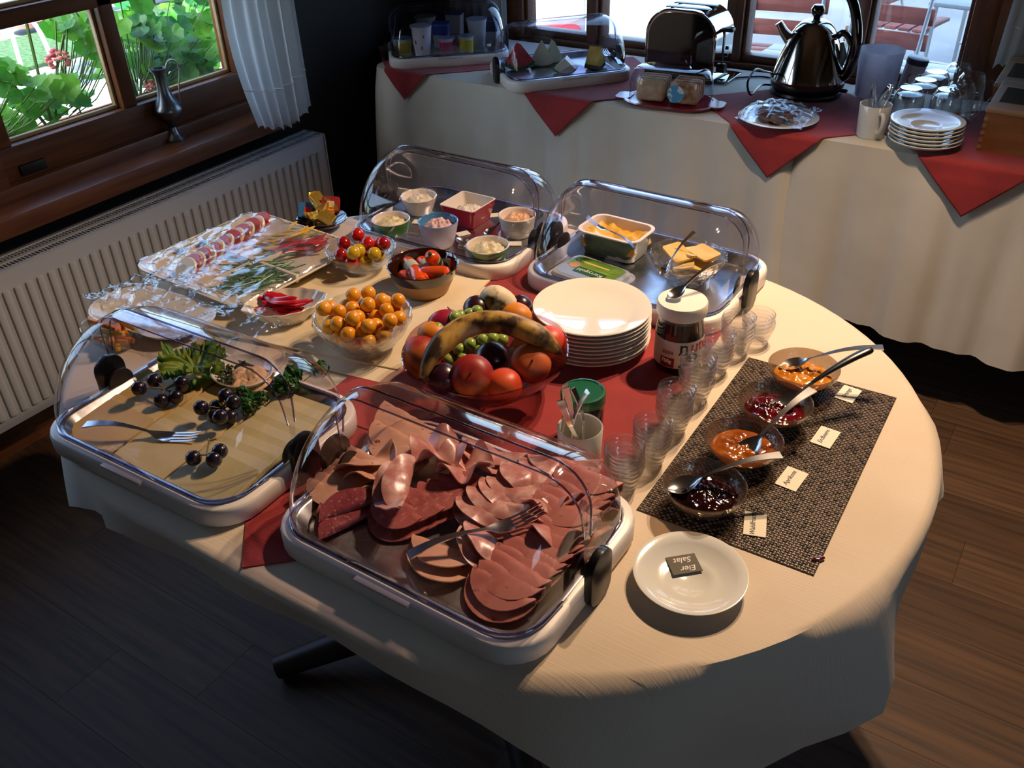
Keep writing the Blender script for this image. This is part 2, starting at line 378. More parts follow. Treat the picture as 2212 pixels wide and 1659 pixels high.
# curtains: gathered voile with a scalloped lace hem
VOILE = None
def voile():
    m = bpy.data.materials.new('sheer_voile'); m.use_nodes = True; n = m.node_tree.nodes; L = m.node_tree.links; n.remove(n['Principled BSDF'])
    d = n.new('ShaderNodeBsdfDiffuse'); d.inputs[0].default_value = lin('#d9dcdc'); t = n.new('ShaderNodeBsdfTranslucent'); t.inputs[0].default_value = lin('#dfe3e6')
    x = n.new('ShaderNodeMixShader'); x.inputs[0].default_value = .5; L.new(d.outputs[0], x.inputs[1]); L.new(t.outputs[0], x.inputs[2])
    tr = n.new('ShaderNodeBsdfTransparent'); y = n.new('ShaderNodeMixShader'); y.inputs[0].default_value = .8; L.new(tr.outputs[0], y.inputs[1]); L.new(x.outputs[0], y.inputs[2])
    L.new(y.outputs[0], n['Material Output'].inputs[0]); return m
VOILE = voile()
def curtain(name, label, P, folds, amp, along, ztop):
    """P(u, v): v=0 hem, v=1 top; along: unit vector across the folds"""
    b = MB(); nx, ny = folds*10+1, 26
    def fn(u, v):
        p = P(u, v); ph = u*folds*2*PI+1.6*nz((u*4.3, .2, folds)); w = math.sin(ph)*amp*(1-.35*v)*(.55+.9*abs(nz((u*3.1, 5, 1))))+.5*amp*nz((u*6, v*2.2, 3))
        q = Vector(p)+Vector(along)*w
        if v < .001: q.z += .013*abs(math.sin(u*folds*2.6*PI))
        return q
    b.grid(nx, ny, fn); t = thing(name, label, 'curtain', P(.5, 0)); o = b.obj('panel', VOILE, None, smooth=180); o.data.transform(Matrix.Translation(-t.location)); o.parent = t
    h = MB(); h.tube([Vector(fn(i/(nx-1), .09))+Vector(along)*.002 for i in range(nx)], .0022, 5); o2 = h.obj('hem_seam', mat('hem_thread', '#d8d8d2', .8)); o2.data.transform(Matrix.Translation(-t.location)); o2.parent = t
    return t
XC = -1.500
c0, c1, d0, d1 = atx(552, 230, XC), atx(672, 250, XC), atx(498, 0, XC), atx(630, 0, XC)
def PL(u, v):
    k = v*2.1; ya = c0.y+(d0.y-c0.y)*min(k, 1.4)-.05*math.sin(min(v*2.4, 1)*PI)*(1-u); yb = c1.y+(d1.y-c1.y)*min(k, 1.4)
    zb = min(c0.z, c1.z)-.01; return Vector((XC, ya+(yb-ya)*u, zb+(2.2-zb)*v+.035*(1-v)*((2*u-1)**2)))
curtain('lace_curtain', 'white sheer curtain with lace hem gathered beside the window above the radiator', PL, 6, .020, (1, 0, 0), 2.2)
curtain('lace_curtain', 'white scalloped lace curtain hanging above the wooden tea boxes', lambda u, v: Vector((.575+.30*u-.05*(1-v)*(1-u), YB-.075, .87+.03*u+1.3*v)), 6, .02, (0, 1, 0), 2.2)
curtain('lace_curtain', 'shaded grey net curtain hanging behind the yogurt display', lambda u, v: Vector((-1.50+.27*u, YB-.06, .80+1.4*v)), 6, .016, (0, 1, 0), 2.2)

# radiator
rt = thing('radiator', 'white ribbed panel radiator under the window sill', 'radiator', (-1.51, .12, .17))
X0, X1, Y0, Y1, Z0, Z1 = -.05, .05, -1.02, 1.025, 0, .43
b = MB(); b.box((X1-.006, 0, .215), (.008, Y1-Y0, .43), .003); yy = Y0+.03
while yy < Y1-.03:
    b.box((X1-.001, yy+.010, .205), (.012, .0205, .345), .0045); yy += .0333
b.obj('front_panel', RADW, rt)
MB().box((X0+.006, 0, .215), (.008, Y1-Y0, .43), .002).obj('rear_panel', RADW, rt)
for yy in (Y0, Y1): MB().box((0, yy, .215), (.104, .006, .432), .002).obj('side_cover', RADW, rt)
b = MB()
for k in range(int((Y1-Y0)/.0105)): b.box((0, Y0+.008+k*.0105, .426), (.088, .0042, .003))
for x in (-.043, 0, .043): b.box((x, 0, .428), (.012, Y1-Y0, .004))
b.obj('top_grille', RADW, rt, smooth=0)
b = MB()
for k in range(60): b.box((0, Y0+.03+k*.034, .21), (.07, .016, .36))
b.obj('convector_fins', mat('dark_fins', '#3a3b3e', .6), rt, smooth=0)
for yy in (-.8, .8): b = MB(); b.box((-.075, yy, .25), (.06, .03, .3)); b.obj('wall_bracket', RADW, rt)

# pewter jug on the sill
jp = at(379, 302, .70); jp.y += .0
j = thing('pewter_jug', 'small pewter jug with thin curved handle on the window sill', 'jug', jp)
PEW = mat('pewter', '#7d828a', .28, 1, rvar=.15)
MB().lathe([(0, 0), (.030, 0), (.031, .006), (.024, .012), (.016, .022), (.013, .034), (.011, .042), (.016, .052), (.036, .074), (.046, .092), (.0455, .104), (.036, .118), (.024, .138), (.018, .160), (.0165, .190), (.018, .208), (.0225, .224), (.021, .224), (.016, .205), (.014, .18), (0, .12)], 32,
           fn=lambda a, k, r, z: 1+(.30 if z > .215 else 0)*max(0, math.cos(a-R(225)))**6).obj('body', PEW, j)
hd = Vector((math.cos(R(45)), math.sin(R(45)), 0))
MB().tube([hd*x+Vector((0, 0, z)) for x, z in ((.018, .214), (.030, .240), (.047, .246), (.058, .232), (.058, .205), (.050, .172), (.044, .140), (.041, .112))], .0038, 8, flat=.6).obj('handle', mat('pale_pewter', '#b9c0c8', .3, 1), j)

# ------------------------------------------------------------------ outdoors
PAVE = mat('grey_paving', '#6f777d', .8, c2='#5f676d', scale=1.2, detail=6)
g = MB(); g.box((-8, 4, -.22), (44, 40, .1)); struct(g.obj('ground', PAVE, smooth=0)); 
bed = MB(); bed.box((-6.6, 1.5, -.14), (1.0, 9, .08), .03)
tag(bed.obj('flower_bed', mat('dark_grass', '#33552f', .9, c2='#1f3a1e', scale=30, bump=1, bscale=50)), 'strip of dark green ground cover along the garden paving', 'plant bed', kind='stuff')
# garden paving slabs in the open part seen through the left window
sl = []
for nm, c in (('pale_slab', '#a9adb2'), ('grey_slab', '#9a9ea3')):
    b = MB(); b.box((0, 0, 0), (.585, .585, .04), .008); sl.append(b.mesh('slab', mat(nm, c, .8, c2='#84898d', scale=5), 30))
gr = bpy.data.objects['ground']
for i in range(7):
    for k in range(9): link('slab', random.choice(sl), gr, (-2.3-.6*i, -1.6+.6*k, -.155))
# potted geraniums outside the left window
LM = [leafmat('geranium_leaf_light', '#6fae2e', '#4f9424', .55), leafmat('geranium_leaf_mid', '#4f9a2c', '#357a22', .5), leafmat('geranium_leaf_dark', '#2f7a35', '#22602c', .4)]
def leafmesh(m, seed):
    b = MB(); n = 26; V = [(0, 0, 0)]; F = []
    for ring in (.5, 1):
        for i in range(n):
            a = 2*PI*i/n-PI/2+PI/n; d = abs(((a+PI/2+PI) % (2*PI))-PI)
            r = ring*(1+.07*math.cos(a*8+seed)-(.55 if d < .25 else .12 if d < .5 else 0))
            V.append((r*math.cos(a), r*math.sin(a), .22*r*r+.06*math.sin(a*5+seed)*ring))
    for i in range(n): F.append((0, 1+i, 1+(i+1) % n)); F.append((1+i, 1+n+i, 1+n+(i+1) % n, 1+(i+1) % n))
    return b.add(V, F).mesh('leaf', m, 180)
leaves = [[leafmesh(m, s) for s in (0, 2)] for m in LM]
STEM = mat('green_stem', '#4a6b2a', .6)
def geranium(label, base, spots, light):
    t = thing('geranium', label, 'plant', base, group=None)
    st = MB()
    for (px, py, X, sz) in spots:
        if 78 < px < 178 and 88 < py < 172: continue      # gap around the bloom
        p = atx(px, py, X)-Vector(base)
        o = link('leaf', random.choice(random.choices(leaves, light)[0]), t, p, scale=(sz, sz, sz))
        nrm = Vector((random.uniform(-.1, .9), random.uniform(-.5, .3), random.uniform(.2, 1))).normalized()
        q = nrm.to_track_quat('Z', 'Y'); o.rotation_euler = (q @ Euler((0, 0, random.uniform(0, 6.28))).to_quaternion()).to_euler()
        f = Vector((p.x*.3, p.y*.35, p.z*.35)); st.tube([p, (p*.5+f*.5)+Vector((0, 0, -.02)), f], .0022, 4)
    for k in range(4): a = random.uniform(-.2, .2); st.tube([(0, 0, 0), (random.uniform(-.05, .05), a*.5, .15), (random.uniform(-.08, .08), a, .36)], .005, 5)
    st.obj('stem', STEM, t); return t
def spots(regs, n, Xr, s):
    out = []
    for _ in range(n):
        x0, x1, y0, y1 = random.choice(regs); out.append((random.uniform(x0, x1), random.uniform(y0, y1), random.uniform(*Xr), random.uniform(*s)))
    return out
bx = MB(); bx.loft([(.16, 1.9, .01, 0), (.2, 1.96, .02, .16), (.215, 1.98, .02, .165), (.19, 1.94, .02, .165), (.18, 1.9, .01, .13)]); 
wb = bx.obj('window_box', mat('terracotta', '#8a4b32', .8), loc=(-1.95, .25, .57)); tag(wb, 'long terracotta window box outside under the geraniums', 'planter')
MB().box((-1.88, .25, .55), (.22, 1.9, .04)).obj('planter_ledge', DARKW, wb).data.transform(Matrix.Translation((1.95, -.25, -.57)))
geranium('light green geranium with pink bloom behind the lower left pane', (-1.95, .1, .72), spots([(0, 235, 195, 300), (-20, 120, 200, 310), (60, 240, 150, 230), (-10, 45, 145, 175), (75, 150, 150, 190)], 62, (-1.82, -2.05), (.028, .044)), (6, 4, 1))
geranium('tall bright geranium stem rising beside the window muntin', (-1.95, .45, .72), spots([(125, 235, 30, 130), (170, 260, 60, 180), (115, 170, 20, 100)], 30, (-1.9, -2.1), (.032, .048)), (7, 3, 0))
geranium('dense leafy geranium filling the right hand panes', (-1.98, .8, .72), spots([(255, 480, -20, 60), (250, 480, 40, 120), (270, 490, 90, 190), (330, 480, 30, 170)], 120, (-1.86, -2.25), (.032, .05)), (3, 5, 5))
def umbel(label, P, s, c):
    t = thing('geranium_bloom', label, 'flower', P); b = MB()
    for k in range(34):
        v = Vector((random.gauss(0, 1), random.gauss(0, 1), random.gauss(.3, .8))).normalized()*s*random.uniform(.75, 1); b.ball(v, s*.3, 6, (1, 1, .55))
    b.obj('petals', leafmat('pink_petal_'+c[1:], c, '#e8a19a', .4), t); MB().tube([(0, 0, -s*.6), (.01, .02, -.22)], .003, 5).obj('stalk', STEM, t)
umbel('round pink geranium bloom seen through the lower left pane', atx(127, 128, -1.94), .034, '#d9757a')
umbel('half hidden faded pink bloom behind the pewter jug', atx(325, 186, -1.9), .022, '#a65a4a')
# further off in the garden
t = thing('flower_trough', 'pale trough with pink flowers far across the garden', 'planter', at(110, 4, .35))
MB().loft([(.3, .8, .03, -.05), (.36, .95, .04, .16), (.33, .9, .03, .16), (.3, .85, .03, .1)]).obj('trough', mat('pale_stone', '#c9bfb8', .7), t)
b = MB()
for k in range(60): b.ball((random.uniform(-.15, .15), random.uniform(-.42, .42), .18+random.uniform(0, .08)), .035, 6)
b.obj('flowers', mat('hot_pink', '#d24a86', .6), t)
t = thing('garden_chair', 'white curved metal garden chair frame outside the left window', 'chair', at(-2, 185, -.1))
WM = mat('white_metal', '#d8dcdc', .4)
for dy in (-.2, .2): MB().tube([(0, dy, .0), (.02, dy, .35), (.0, dy, .5), (-.06, dy, .75), (-.05, dy, 1.0)], .016, 8).obj('leg', WM, t)
for dy in (-.2, .2): MB().tube([(.45, dy, .0), (.4, dy, .3), (.30, dy, .44), (0, dy, .45)], .016, 8).obj('leg', WM, t)
MB().box((.2, 0, .45), (.46, .44, .03), .01).obj('seat', WM, t); MB().box((-.05, 0, .85), (.03, .42, .28), .01).obj('backrest', WM, t)
t = thing('clay_pot', 'large clay flower pot beside the garden paving', 'pot', at(60, 52, -.1))
MB().lathe([(0, 0), (.2, 0), (.3, .42), (.33, .42), (.33, .48), (.28, .48), (.26, .4), (0, .4)], 28).obj('pot', mat('old_clay', '#8d5a4c', .8), t)
b = MB()
for k in range(70): b.ball((random.gauss(0, .17), random.gauss(0, .17), .5+abs(random.gauss(0, .14))), .07, 6, (1, 1, .5))
b.obj('foliage', leafmat('pot_foliage', '#4c8a3a', '#2f6a2a', .3), t)
for k, (px, py, h) in enumerate(((330, 8, 1.3), (470, -60, 1.1))):
    t = thing('garden_shrub', ('broad sunlit shrub behind the dense geranium', 'low sunlit shrub near the curtain edge')[k], 'shrub', at(px, py, -.1)); b = MB()
    for _ in range(260):
        v = Vector((random.gauss(0, .28), random.gauss(0, .3), abs(random.gauss(h*.5, .3)))); b.ball(v, .09, 6, (1, 1, .3))
    b.obj('foliage', leafmat('shrub_leaf', '#6aa535', '#3f7a2a', .4), t); MB().tube([(0, 0, 0), (0, .02, h*.6)], .03, 6).obj('trunk', DARKW, t)

# terrace furniture beyond the back window
RSL = mat('red_brown_slat', '#7c4038', .6, c2='#8d5148', scale=5, stretch=(1, 6, 6)); GMET = mat('galvanised_tube', '#9aa3aa', .4, .7)
def folding_chair(label, P, rz, w=.48):
    t = thing('folding_chair', label, 'chair', P, rz, 'folding terrace chairs')
    for x in (-w/2, w/2):
        MB().tube([(x, -.22, 0), (x, .05, .43), (x, .20, .88)], .011, 7).obj('leg', GMET, t); MB().tube([(x*.93, .24, 0), (x*.93, -.2, .45)], .011, 7).obj('leg', GMET, t)
    for z, y in ((.82, .20), (.69, .155), (.57, .115)): MB().box((0, y, z), (w+.06, .018, .085), .004, ).obj('back_slat', RSL, t)
    for k in range(5): MB().box((0, -.20+.085*k, .455), (w+.02, .07, .02), .004).obj('seat_slat', RSL, t)
    MB().tube([(-w/2, -.15, .12), (w/2, -.15, .12)], .008, 6).obj('crossbar', GMET, t); return t
def terrace_table(label, A, B, C, ztop, nsl, m):
    """A front-left corner, B front-right, C back-left, all at table height"""
    A, B, C = Vector(A), Vector(B), Vector(C); ex = B-A; ey = C-A
    t = thing('terrace_table', label, 'table', (A.x, A.y, -.17), math.atan2(ex.y, ex.x)); w, d, h = ex.length, ey.length, ztop+.17
    for k in range(nsl): MB().box((w/2, (k+.5)*d/nsl, h-.012), (w, d/nsl-.006, .024), .004).obj('top_slat', m, t)
    for x in (.04, w-.04):
        for y in (.03, d-.03): MB().tube([(x, y, 0), (x, y, h-.024)], .013, 7).obj('leg', GMET, t)
    for y in (.03, d-.03): MB().tube([(.04, y, h*.45), (w-.04, y, h*.45)], .009, 6).obj('crossbar', GMET, t)
    return t
PALE = mat('bleached_slat', '#cfcac2', .6, c2='#bdb7ad', scale=4, stretch=(1, 6, 6))
A = at(1592, 141, .60); terrace_table('pale slatted terrace table just outside behind the kettle', A, A+Vector((.85, -.03, 0)), A+Vector((0, .42, 0)), .60, 4, PALE)
for lb, px, py, rz in (('red brown folding chair outside behind the kettle knob', 1692, 20, R(8)), ('red brown folding chair outside behind the white tumbler', 1908, 30, R(-4)), ('red brown folding chair at the far grey table', 1950, 8, R(80))):
    p = aty(px, py, 4.1 if rz < 1 else 5.2); folding_chair(lb, (p.x, p.y, -.17), rz, .38 if rz < 1 else .4)
A = at(1985, 22, .45)+Vector((0, .25, 0)); terrace_table('grey metal legged terrace table with thin top', A, A+Vector((.6, -.1, 0)), A+Vector((.1, .6, 0)), .45, 3, mat('grey_slat', '#7b858c', .6))
A = at(2070, 60, .38)+Vector((.75, -.2, 0)); terrace_table('bleached low terrace table beside the wooden window trim', A, A+Vector((.7, -.1, 0)), A+Vector((.25, .6, 0)), .38, 3, PALE)
t = thing('garden_chair', 'white garden chair with red cushion outside behind the melon display', 'chair', (at(1165, 75, .35).x, at(1165, 75, .35).y, -.17), R(30))
MB().box((0, 0, .42), (.55, .5, .04), .01).obj('seat', WM, t); MB().box((0, .24, .68), (.55, .04, .5), .015).obj('backrest', WM, t)
for x in (-.24, .24):
    for y in (-.22, .22): MB().tube([(x, y, 0), (x, y, .42)], .016, 7).obj('leg', WM, t)
MB().box((0, -.01, .49), (.5, .46, .09), .035).obj('cushion', mat('red_cushion', '#c4353f', .8), t)
t = thing('bright_area_wall', 'white wall added for the bright area far beyond the back window', 'wall', (-3.6, 8.6, -.17)); MB().box((0, 0, .5), (4.5, .2, 1.0), .02).obj('wall_body', mat('white_render', '#e2e2de', .8), t); MB().box((0, 0, 1.03), (4.6, .28, .06), .01).obj('coping', mat('stone_coping', '#b5b5b0', .8), t)  # made-up wall standing in for a bright area outside
# ------------------------------------------------------------------ main table: two round ends with a straight leaf between
TZ, RT, CX = .75, .597, .1975
def stad(n_arc=44, n_st=14, r=RT):
    out = []
    for k in range(n_arc): a = -PI/2+PI*k/n_arc; out.append((CX+r*math.cos(a), r*math.sin(a), math.cos(a), math.sin(a)))
    for k in range(n_st): out.append((CX-2*CX*k/n_st, r, 0, 1))
    for k in range(n_arc): a = PI/2+PI*k/n_arc; out.append((-CX+r*math.cos(a), r*math.sin(a), math.cos(a), math.sin(a)))
    for k in range(n_st): out.append((-CX+2*CX*k/n_st, -r, 0, -1))
    return out
t = thing('breakfast_table', 'oval extending table under the cream cloth', 'table', (0, 0, 0))
MB().slab([(p[0], p[1]) for p in stad(r=RT-.004)], TZ-.03, TZ-.003).obj('table_top', DARKW, t)
MB().lathe([(0, .05), (.06, .05), (.05, .2), (.07, .4), (.06, .6), (.12, TZ-.03), (0, TZ-.03)], 24).obj('pedestal', DARKW, t)
for k in range(4):
    a = R(45+90*k); MB().tube([(.05*math.cos(a), .05*math.sin(a), .12), (.3*math.cos(a), .3*math.sin(a), .07), (.48*math.cos(a), .48*math.sin(a), .026)], [.04, .033, .026], 10).obj('foot', DARKW, t)
S = stad(); N = len(S)
def overhang(x, y, nx, ny):
    c = []
    for (a, bb, d) in ((.053, -1, -.648), (-.053, 1, -.655), (1, .053, .905), (-1, -.053, .87)):
        # line a*X+b*Y=d style rays, solved for the distance along the normal
        if (a, bb) == (.053, -1): den = -ny+.053*nx; num = .64+y-.053*x
        elif (a, bb) == (-.053, 1): den = ny-.053*nx; num = .655-y+.053*x
        elif a == 1: den = nx+.053*ny; num = .895-x-.053*y
        else: den = -nx-.053*ny; num = .86+x+.053*y
        if den > 1e-4: c.append(num/den)
    return max(.02, min(c))
rings = []; NS = 9
for k in range(NS+3):
    ring = []
    for (x, y, nx, ny) in S:
        th = math.degrees(math.atan2(ny, nx)); L = overhang(x, y, nx, ny)
        if nx < -.05: L = min(L, .13+.03*math.sin(th*.2))
        if k == 0: ring.append((x-.012*nx, y-.012*ny, TZ)); continue
        if k == 1: ring.append((x-.002*nx, y-.002*ny, TZ-.0015)); continue
        f = (k-1)/(NS+1)
        A = 0
        if nx > -.05:
            A = .062*math.exp(-((th+20)/7)**2)+.05*math.exp(-((th+58)/15)**2)+.05*math.exp(-((th-25)/8)**2)+.05*math.exp(-((th-55)/12)**2)-.02*math.exp(-((th+38)/6)**2)
        else:
            A = .03*math.exp(-((th+140)/5)**2)+.03*math.exp(-((th+118)/5)**2)+.03*math.exp(-((th-140)/8)**2)+.006*math.sin(th*.5)
        d = .007+(A+.004*math.sin(x*23+y*9))*f**.8
        dr = .005+(L-.005)*f
        ring.append((x+nx*d, y+ny*d, TZ-dr))
    rings.append(ring)
b = MB(); b.add([p for r_ in rings for p in r_], [tuple(range(N))]+[(k*N+i, k*N+(i+1) % N, (k+1)*N+(i+1) % N, (k+1)*N+i) for k in range(NS+2) for i in range(N)])
tag(b.obj('tablecloth', LINEN, smooth=60), 'cream linen cloth draped over the oval breakfast table', 'tablecloth')

def flatcloth(name, label, cat, corners, z, m, th=.002, group=None, wob=.0012):
    """thin cloth lying flat: corner points in world XY"""
    A, B, C, D = [Vector(c) for c in corners]; n = 22; b = MB(); c0 = (A+B+C+D)/4
    def P(u, v, top):
        p = (A*(1-u)+B*u)*(1-v)+(D*(1-u)+C*u)*v
        return (p.x-c0.x, p.y-c0.y, (th+wob*max(0, nz((p.x, p.y, z*9), 14)))*top)
    V = [P(i/n, j/n, 1) for j in range(n+1) for i in range(n+1)]; F = [(j*(n+1)+i, j*(n+1)+i+1, (j+1)*(n+1)+i+1, (j+1)*(n+1)+i) for j in range(n) for i in range(n)]
    b.add(V, F); o = len(b.v)
    per = [(i, 0) for i in range(n)]+[(n, i) for i in range(n)]+[(n-i, n) for i in range(n)]+[(0, n-i) for i in range(n)]
    b.v += [P(i/n, j/n, 0) for i, j in per]; top = [j*(n+1)+i for i, j in per]; M_ = len(per)
    for i in range(M_): b.f.append((top[i], o+i, o+(i+1) % M_, top[(i+1) % M_])); b.mi.append(0)
    b.f.append(tuple(o+i for i in range(M_))); b.mi.append(0)
    return tag(b.obj(name, m, loc=(c0.x, c0.y, z), smooth=50), label, cat, group)
flatcloth('red_overlay', 'red cotton overlay cloth with its corner pointing out between the cheese and ham displays', 'cloth', [(.024, -.594), (.38, -.27), (.10, .03), (-.26, -.29)], TZ, REDC)
flatcloth('red_overlay', 'large red cotton overlay cloth under the plates, fruit bowl and green lidded jar', 'cloth', [(-.16, -.27), (.392, -.24), (.338, .50), (-.19, .47)], TZ+.0022, REDC)
flatcloth('cream_napkin', 'cream folded napkin under the yellow plum bowl and the brown bowl', 'napkin', [(-.60, -.20), (-.098, -.10), (-.150, .285), (-.655, .19)], TZ+.0046, LINEN2, .003)
flatcloth('cream_napkin', 'lower cream napkin peeping out under the other one beside the fruit bowl', 'napkin', [(-.30, -.175), (-.088, -.145), (-.112, .25), (-.33, .21)], TZ+.0046-.0012, LINEN2, .0012)

# ------------------------------------------------------------------ roll-top food displays
def revx(b, x_prof, a0, a1, n=26):
    """surface of revolution about the X axis from angle a0 to a1 (0 = towards -Y)"""
    P = len(x_prof)
    V = [(x, -r*math.cos(a0+(a1-a0)*j/n), r*math.sin(a0+(a1-a0)*j/n)) for j in range(n+1) for (x, r) in x_prof]
    F = [(j*P+i, j*P+i+1, (j+1)*P+i+1, (j+1)*P+i) for j in range(n) for i in range(P-1)]
    return b.add(V, F)
def dprof(h, Rr, rc, n=8):
    q = [(-h, .004), (-h-.002, Rr*.4), (-h, Rr-rc)]+[(-h+rc-rc*math.cos(PI/2*k/n), Rr-rc+rc*math.sin(PI/2*k/n)) for k in range(1, n+1)]
    return q+[(-x, r) for x, r in reversed(q)]
DM = {}
def display(name, label, X, Y, rz, z0=TZ, group='white roll-top food displays'):
    t = thing('food_display', label, 'display case', (X, Y, z0), rz, group)
    L, Wd = .44, .328
    if not DM:
        DM['base'] = MB().loft([(L-.012, Wd-.012, .060, 0), (L, Wd, .065, .006), (L, Wd, .065, .029), (L-.003, Wd-.003, .064, .034), (L-.008, Wd-.008, .062, .036), (L-.034, Wd-.034, .052, .036), (L-.036, Wd-.036, .051, .030), (L-.04, Wd-.04, .05, .012)]).mesh('base', WHITEP, 50)
        DM['pan'] = MB().loft([(L-.026, Wd-.026, .054, .0375), (L-.036, Wd-.036, .051, .0385), (L-.046, Wd-.046, .046, .036), (L-.066, Wd-.066, .038, .020), (L-.074, Wd-.074, .034, .018)], cap0=False).mesh('pan', STEEL, 60)
        DM['rear'] = revx(MB(), dprof(.2035, .1485, .058), R(86), R(180)).mesh('rear_shell', DOME, 180)
        DM['lid'] = revx(MB(), dprof(.2065, .1515, .060), R(1), R(97)).mesh('lid', DOME, 180)
        def edge(h, Rr, rc, a, rad):
            return MB().tube([(x, -r*math.cos(a), r*math.sin(a)) for x, r in dprof(h, Rr, rc)[1:-1]], rad, 6).mesh('lid_edge', DOMEE, 180)
        DM['e1'] = edge(.2065, .1515, .060, R(97), .0017); DM['e2'] = edge(.2035, .1485, .058, R(86), .0014)
        DM['e3'] = edge(.2065, .1515, .060, R(1.5), .0022); DM['e4'] = edge(.2035, .1485, .058, R(179), .0018)
        h = MB(); h.loft([(.054, .088, .026, -.005), (.056, .09, .027, 0), (.054, .088, .026, .006), (.046, .08, .022, .0075)]); h.v = [(z, x, y) for x, y, z in h.v]; DM['hand'] = h.mesh('handle', BLACKP, 40)
        DM['disc'] = MB().lathe([(0, 0), (.024, 0), (.024, .004), (0, .006)], 24).mesh('pivot_disc', mat('smoky_plastic', '#2b2628', .35), 40)
        g_ = MB()
        g_.grid(15, 5, lambda u, v: ((u-.5)*.135, -.152-.004*v-.010*math.sin(PI*u)*v, .006+.034*math.sin(PI*u)*v)); DM['grip'] = g_.mesh('finger_grip', clear('grip_plastic', '#cfcbe0', .14, .06, k=.6, power=2, haze=.12), 180)
        DM['notch'] = MB().box((0, -Wd/2+.001, .0335), (.09, .010, .006), .002).mesh('latch_tab', mat('grey_white_plastic', '#c9c4be', .4), 40)
    link('base', DM['base'], t); link('pan', DM['pan'], t)
    for k, nm in (('rear', 'rear_shell'), ('lid', 'lid')):
        o = link(nm, DM[k], t, (0, 0, .038))
        for e in (('e2', 'e4') if k == 'rear' else ('e1', 'e3')): link('shell_edge', DM[e], o)
        if k == 'lid': link('finger_grip', DM['grip'], o)
    link('latch_tab', DM['notch'], t)
    for sgn in (1, -1):
        hd_ = link('handle', DM['hand'], t, (sgn*.2245, 0, .0405), (0, 0, 0 if sgn > 0 else PI)); link('pivot_disc', DM['disc'], hd_, (-.021, 0, .0), (0, R(-90), 0))
    return t
T1 = display('T1', 'roll-top display full of sliced ham and sausage', .241, -.385, R(-.4))
T2 = display('T2', 'roll-top display of sliced cheese with black grapes and parsley', -.255, -.408, R(1.4))
T3 = display('T3', 'roll-top display holding the butter tub and glass butter bowl', .1325, .442, R(-.9))
T4 = display('T4', 'roll-top display holding six small bowls of spreads and salads', -.336, .428, 0)
BZ = .765
T5 = display('T5', 'roll-top display of yogurt pots in the dark corner', -1.299, 1.685, R(41.3), BZ)
T6 = display('T6', 'roll-top display of melon and pineapple pieces on the back table', -.788, 1.647, R(48.7), BZ)
PZ = TZ+.0185     # pan floor, main table
PB = BZ+.0185
def loc_in(t, x, y, z=0):
    c, s = math.cos(t.rotation_euler.z), math.sin(t.rotation_euler.z)
    return Vector((t.location.x+c*x-s*y, t.location.y+s*x+c*y, t.location.z+.0185+z))

# ------------------------------------------------------------------ cutlery
def strip(b, secs, m=7):
    """secs: (x, halfwidth, z, dish, thick)"""
    V = []; F = []; n = len(secs)
    for (x, w, z, d, th) in secs:
        for k in range(m): u = 2*k/(m-1)-1; V.append((x, u*w, z-d*(1-u*u)))
        for k in range(m): u = 1-2*k/(m-1); V.append((x, u*w, z-d*(1-u*u)-th))
    q = 2*m
    for i in range(n-1):
        for k in range(q): F.append((i*q+k, i*q+(k+1) % q, (i+1)*q+(k+1) % q, (i+1)*q+k))
    F += [tuple(range(q)), tuple((n-1)*q+k for k in range(q))[::-1]]
    return b.add(V, F)
def handle_secs(x0, x1, w0, w1, z0, arch, th=.0016):
    return [(x0+(x1-x0)*k/8, w0+(w1-w0)*(k/8)**1.4, z0+arch*math.sin(PI*k/8*.9), 0, th+.0006*(k/8)) for k in range(9)]
CM = {}
def spoon_mesh(L=.17, key='spoon'):
    if key not in CM:
        b = MB(); bl = L*.30; bw = L*.105; secs = []
        for k in range(11): u = k/10; s_ = math.sin(PI*min(.985, max(.03, u**.85))); secs.append((bl*(u-.5), max(.0022, bw*s_**.75), .006*u*u, .0075*s_*L/.17, .0011))
        st = handle_secs(bl/2+.004, bl/2+L-bl, .0022, L*.045, .0075, .009); secs[-1] = (bl*.5, .0026, .0065, 0, .0014)
        strip(b, secs+st); CM[key] = b.mesh('spoon', CUTL, 60)
    return CM[key]
def fork_mesh(L=.19):
    if 'fork' not in CM:
        b = MB(); w = .0125
        strip(b, [(.0, w*.92, .0015, .002, .0013), (.008, w, .001, .002, .0013), (.022, w*.85, .002, .0015, .0014), (.032, w*.4, .006, 0, .0016)]+handle_secs(.038, L-.045, .0028, .0085, .008, .010))
        for k in range(4):
            y = -w*.86+k*w*.573; V = strip(MB(), [(-.045, .0008, .008, 0, .001), (-.03, .0014, .004, 0, .0012), (.001, .0017, .0002, 0, .0013)], 3); b.add([(p[0], p[1]+y, p[2]) for p in V.v], V.f)
        CM['fork'] = b.mesh('fork', CUTL, 50)
    return CM['fork']
def cutlery(kind, label, A, B, group=None, up=(0, 0, 1), L=None, sc=1):
    """A: bowl or tine end, B: handle end"""
    me = fork_mesh() if kind == 'fork' else spoon_mesh() if kind == 'spoon' else spoon_mesh(.13, 'teaspoon')
    o = link({'teaspoon': 'teaspoon'}.get(kind, kind), me, label=label, cat=kind if kind != 'teaspoon' else 'spoon', group=group)
    aim(o, A, B, up)
    if sc != 1: o.scale = (sc, sc, sc)
    return o

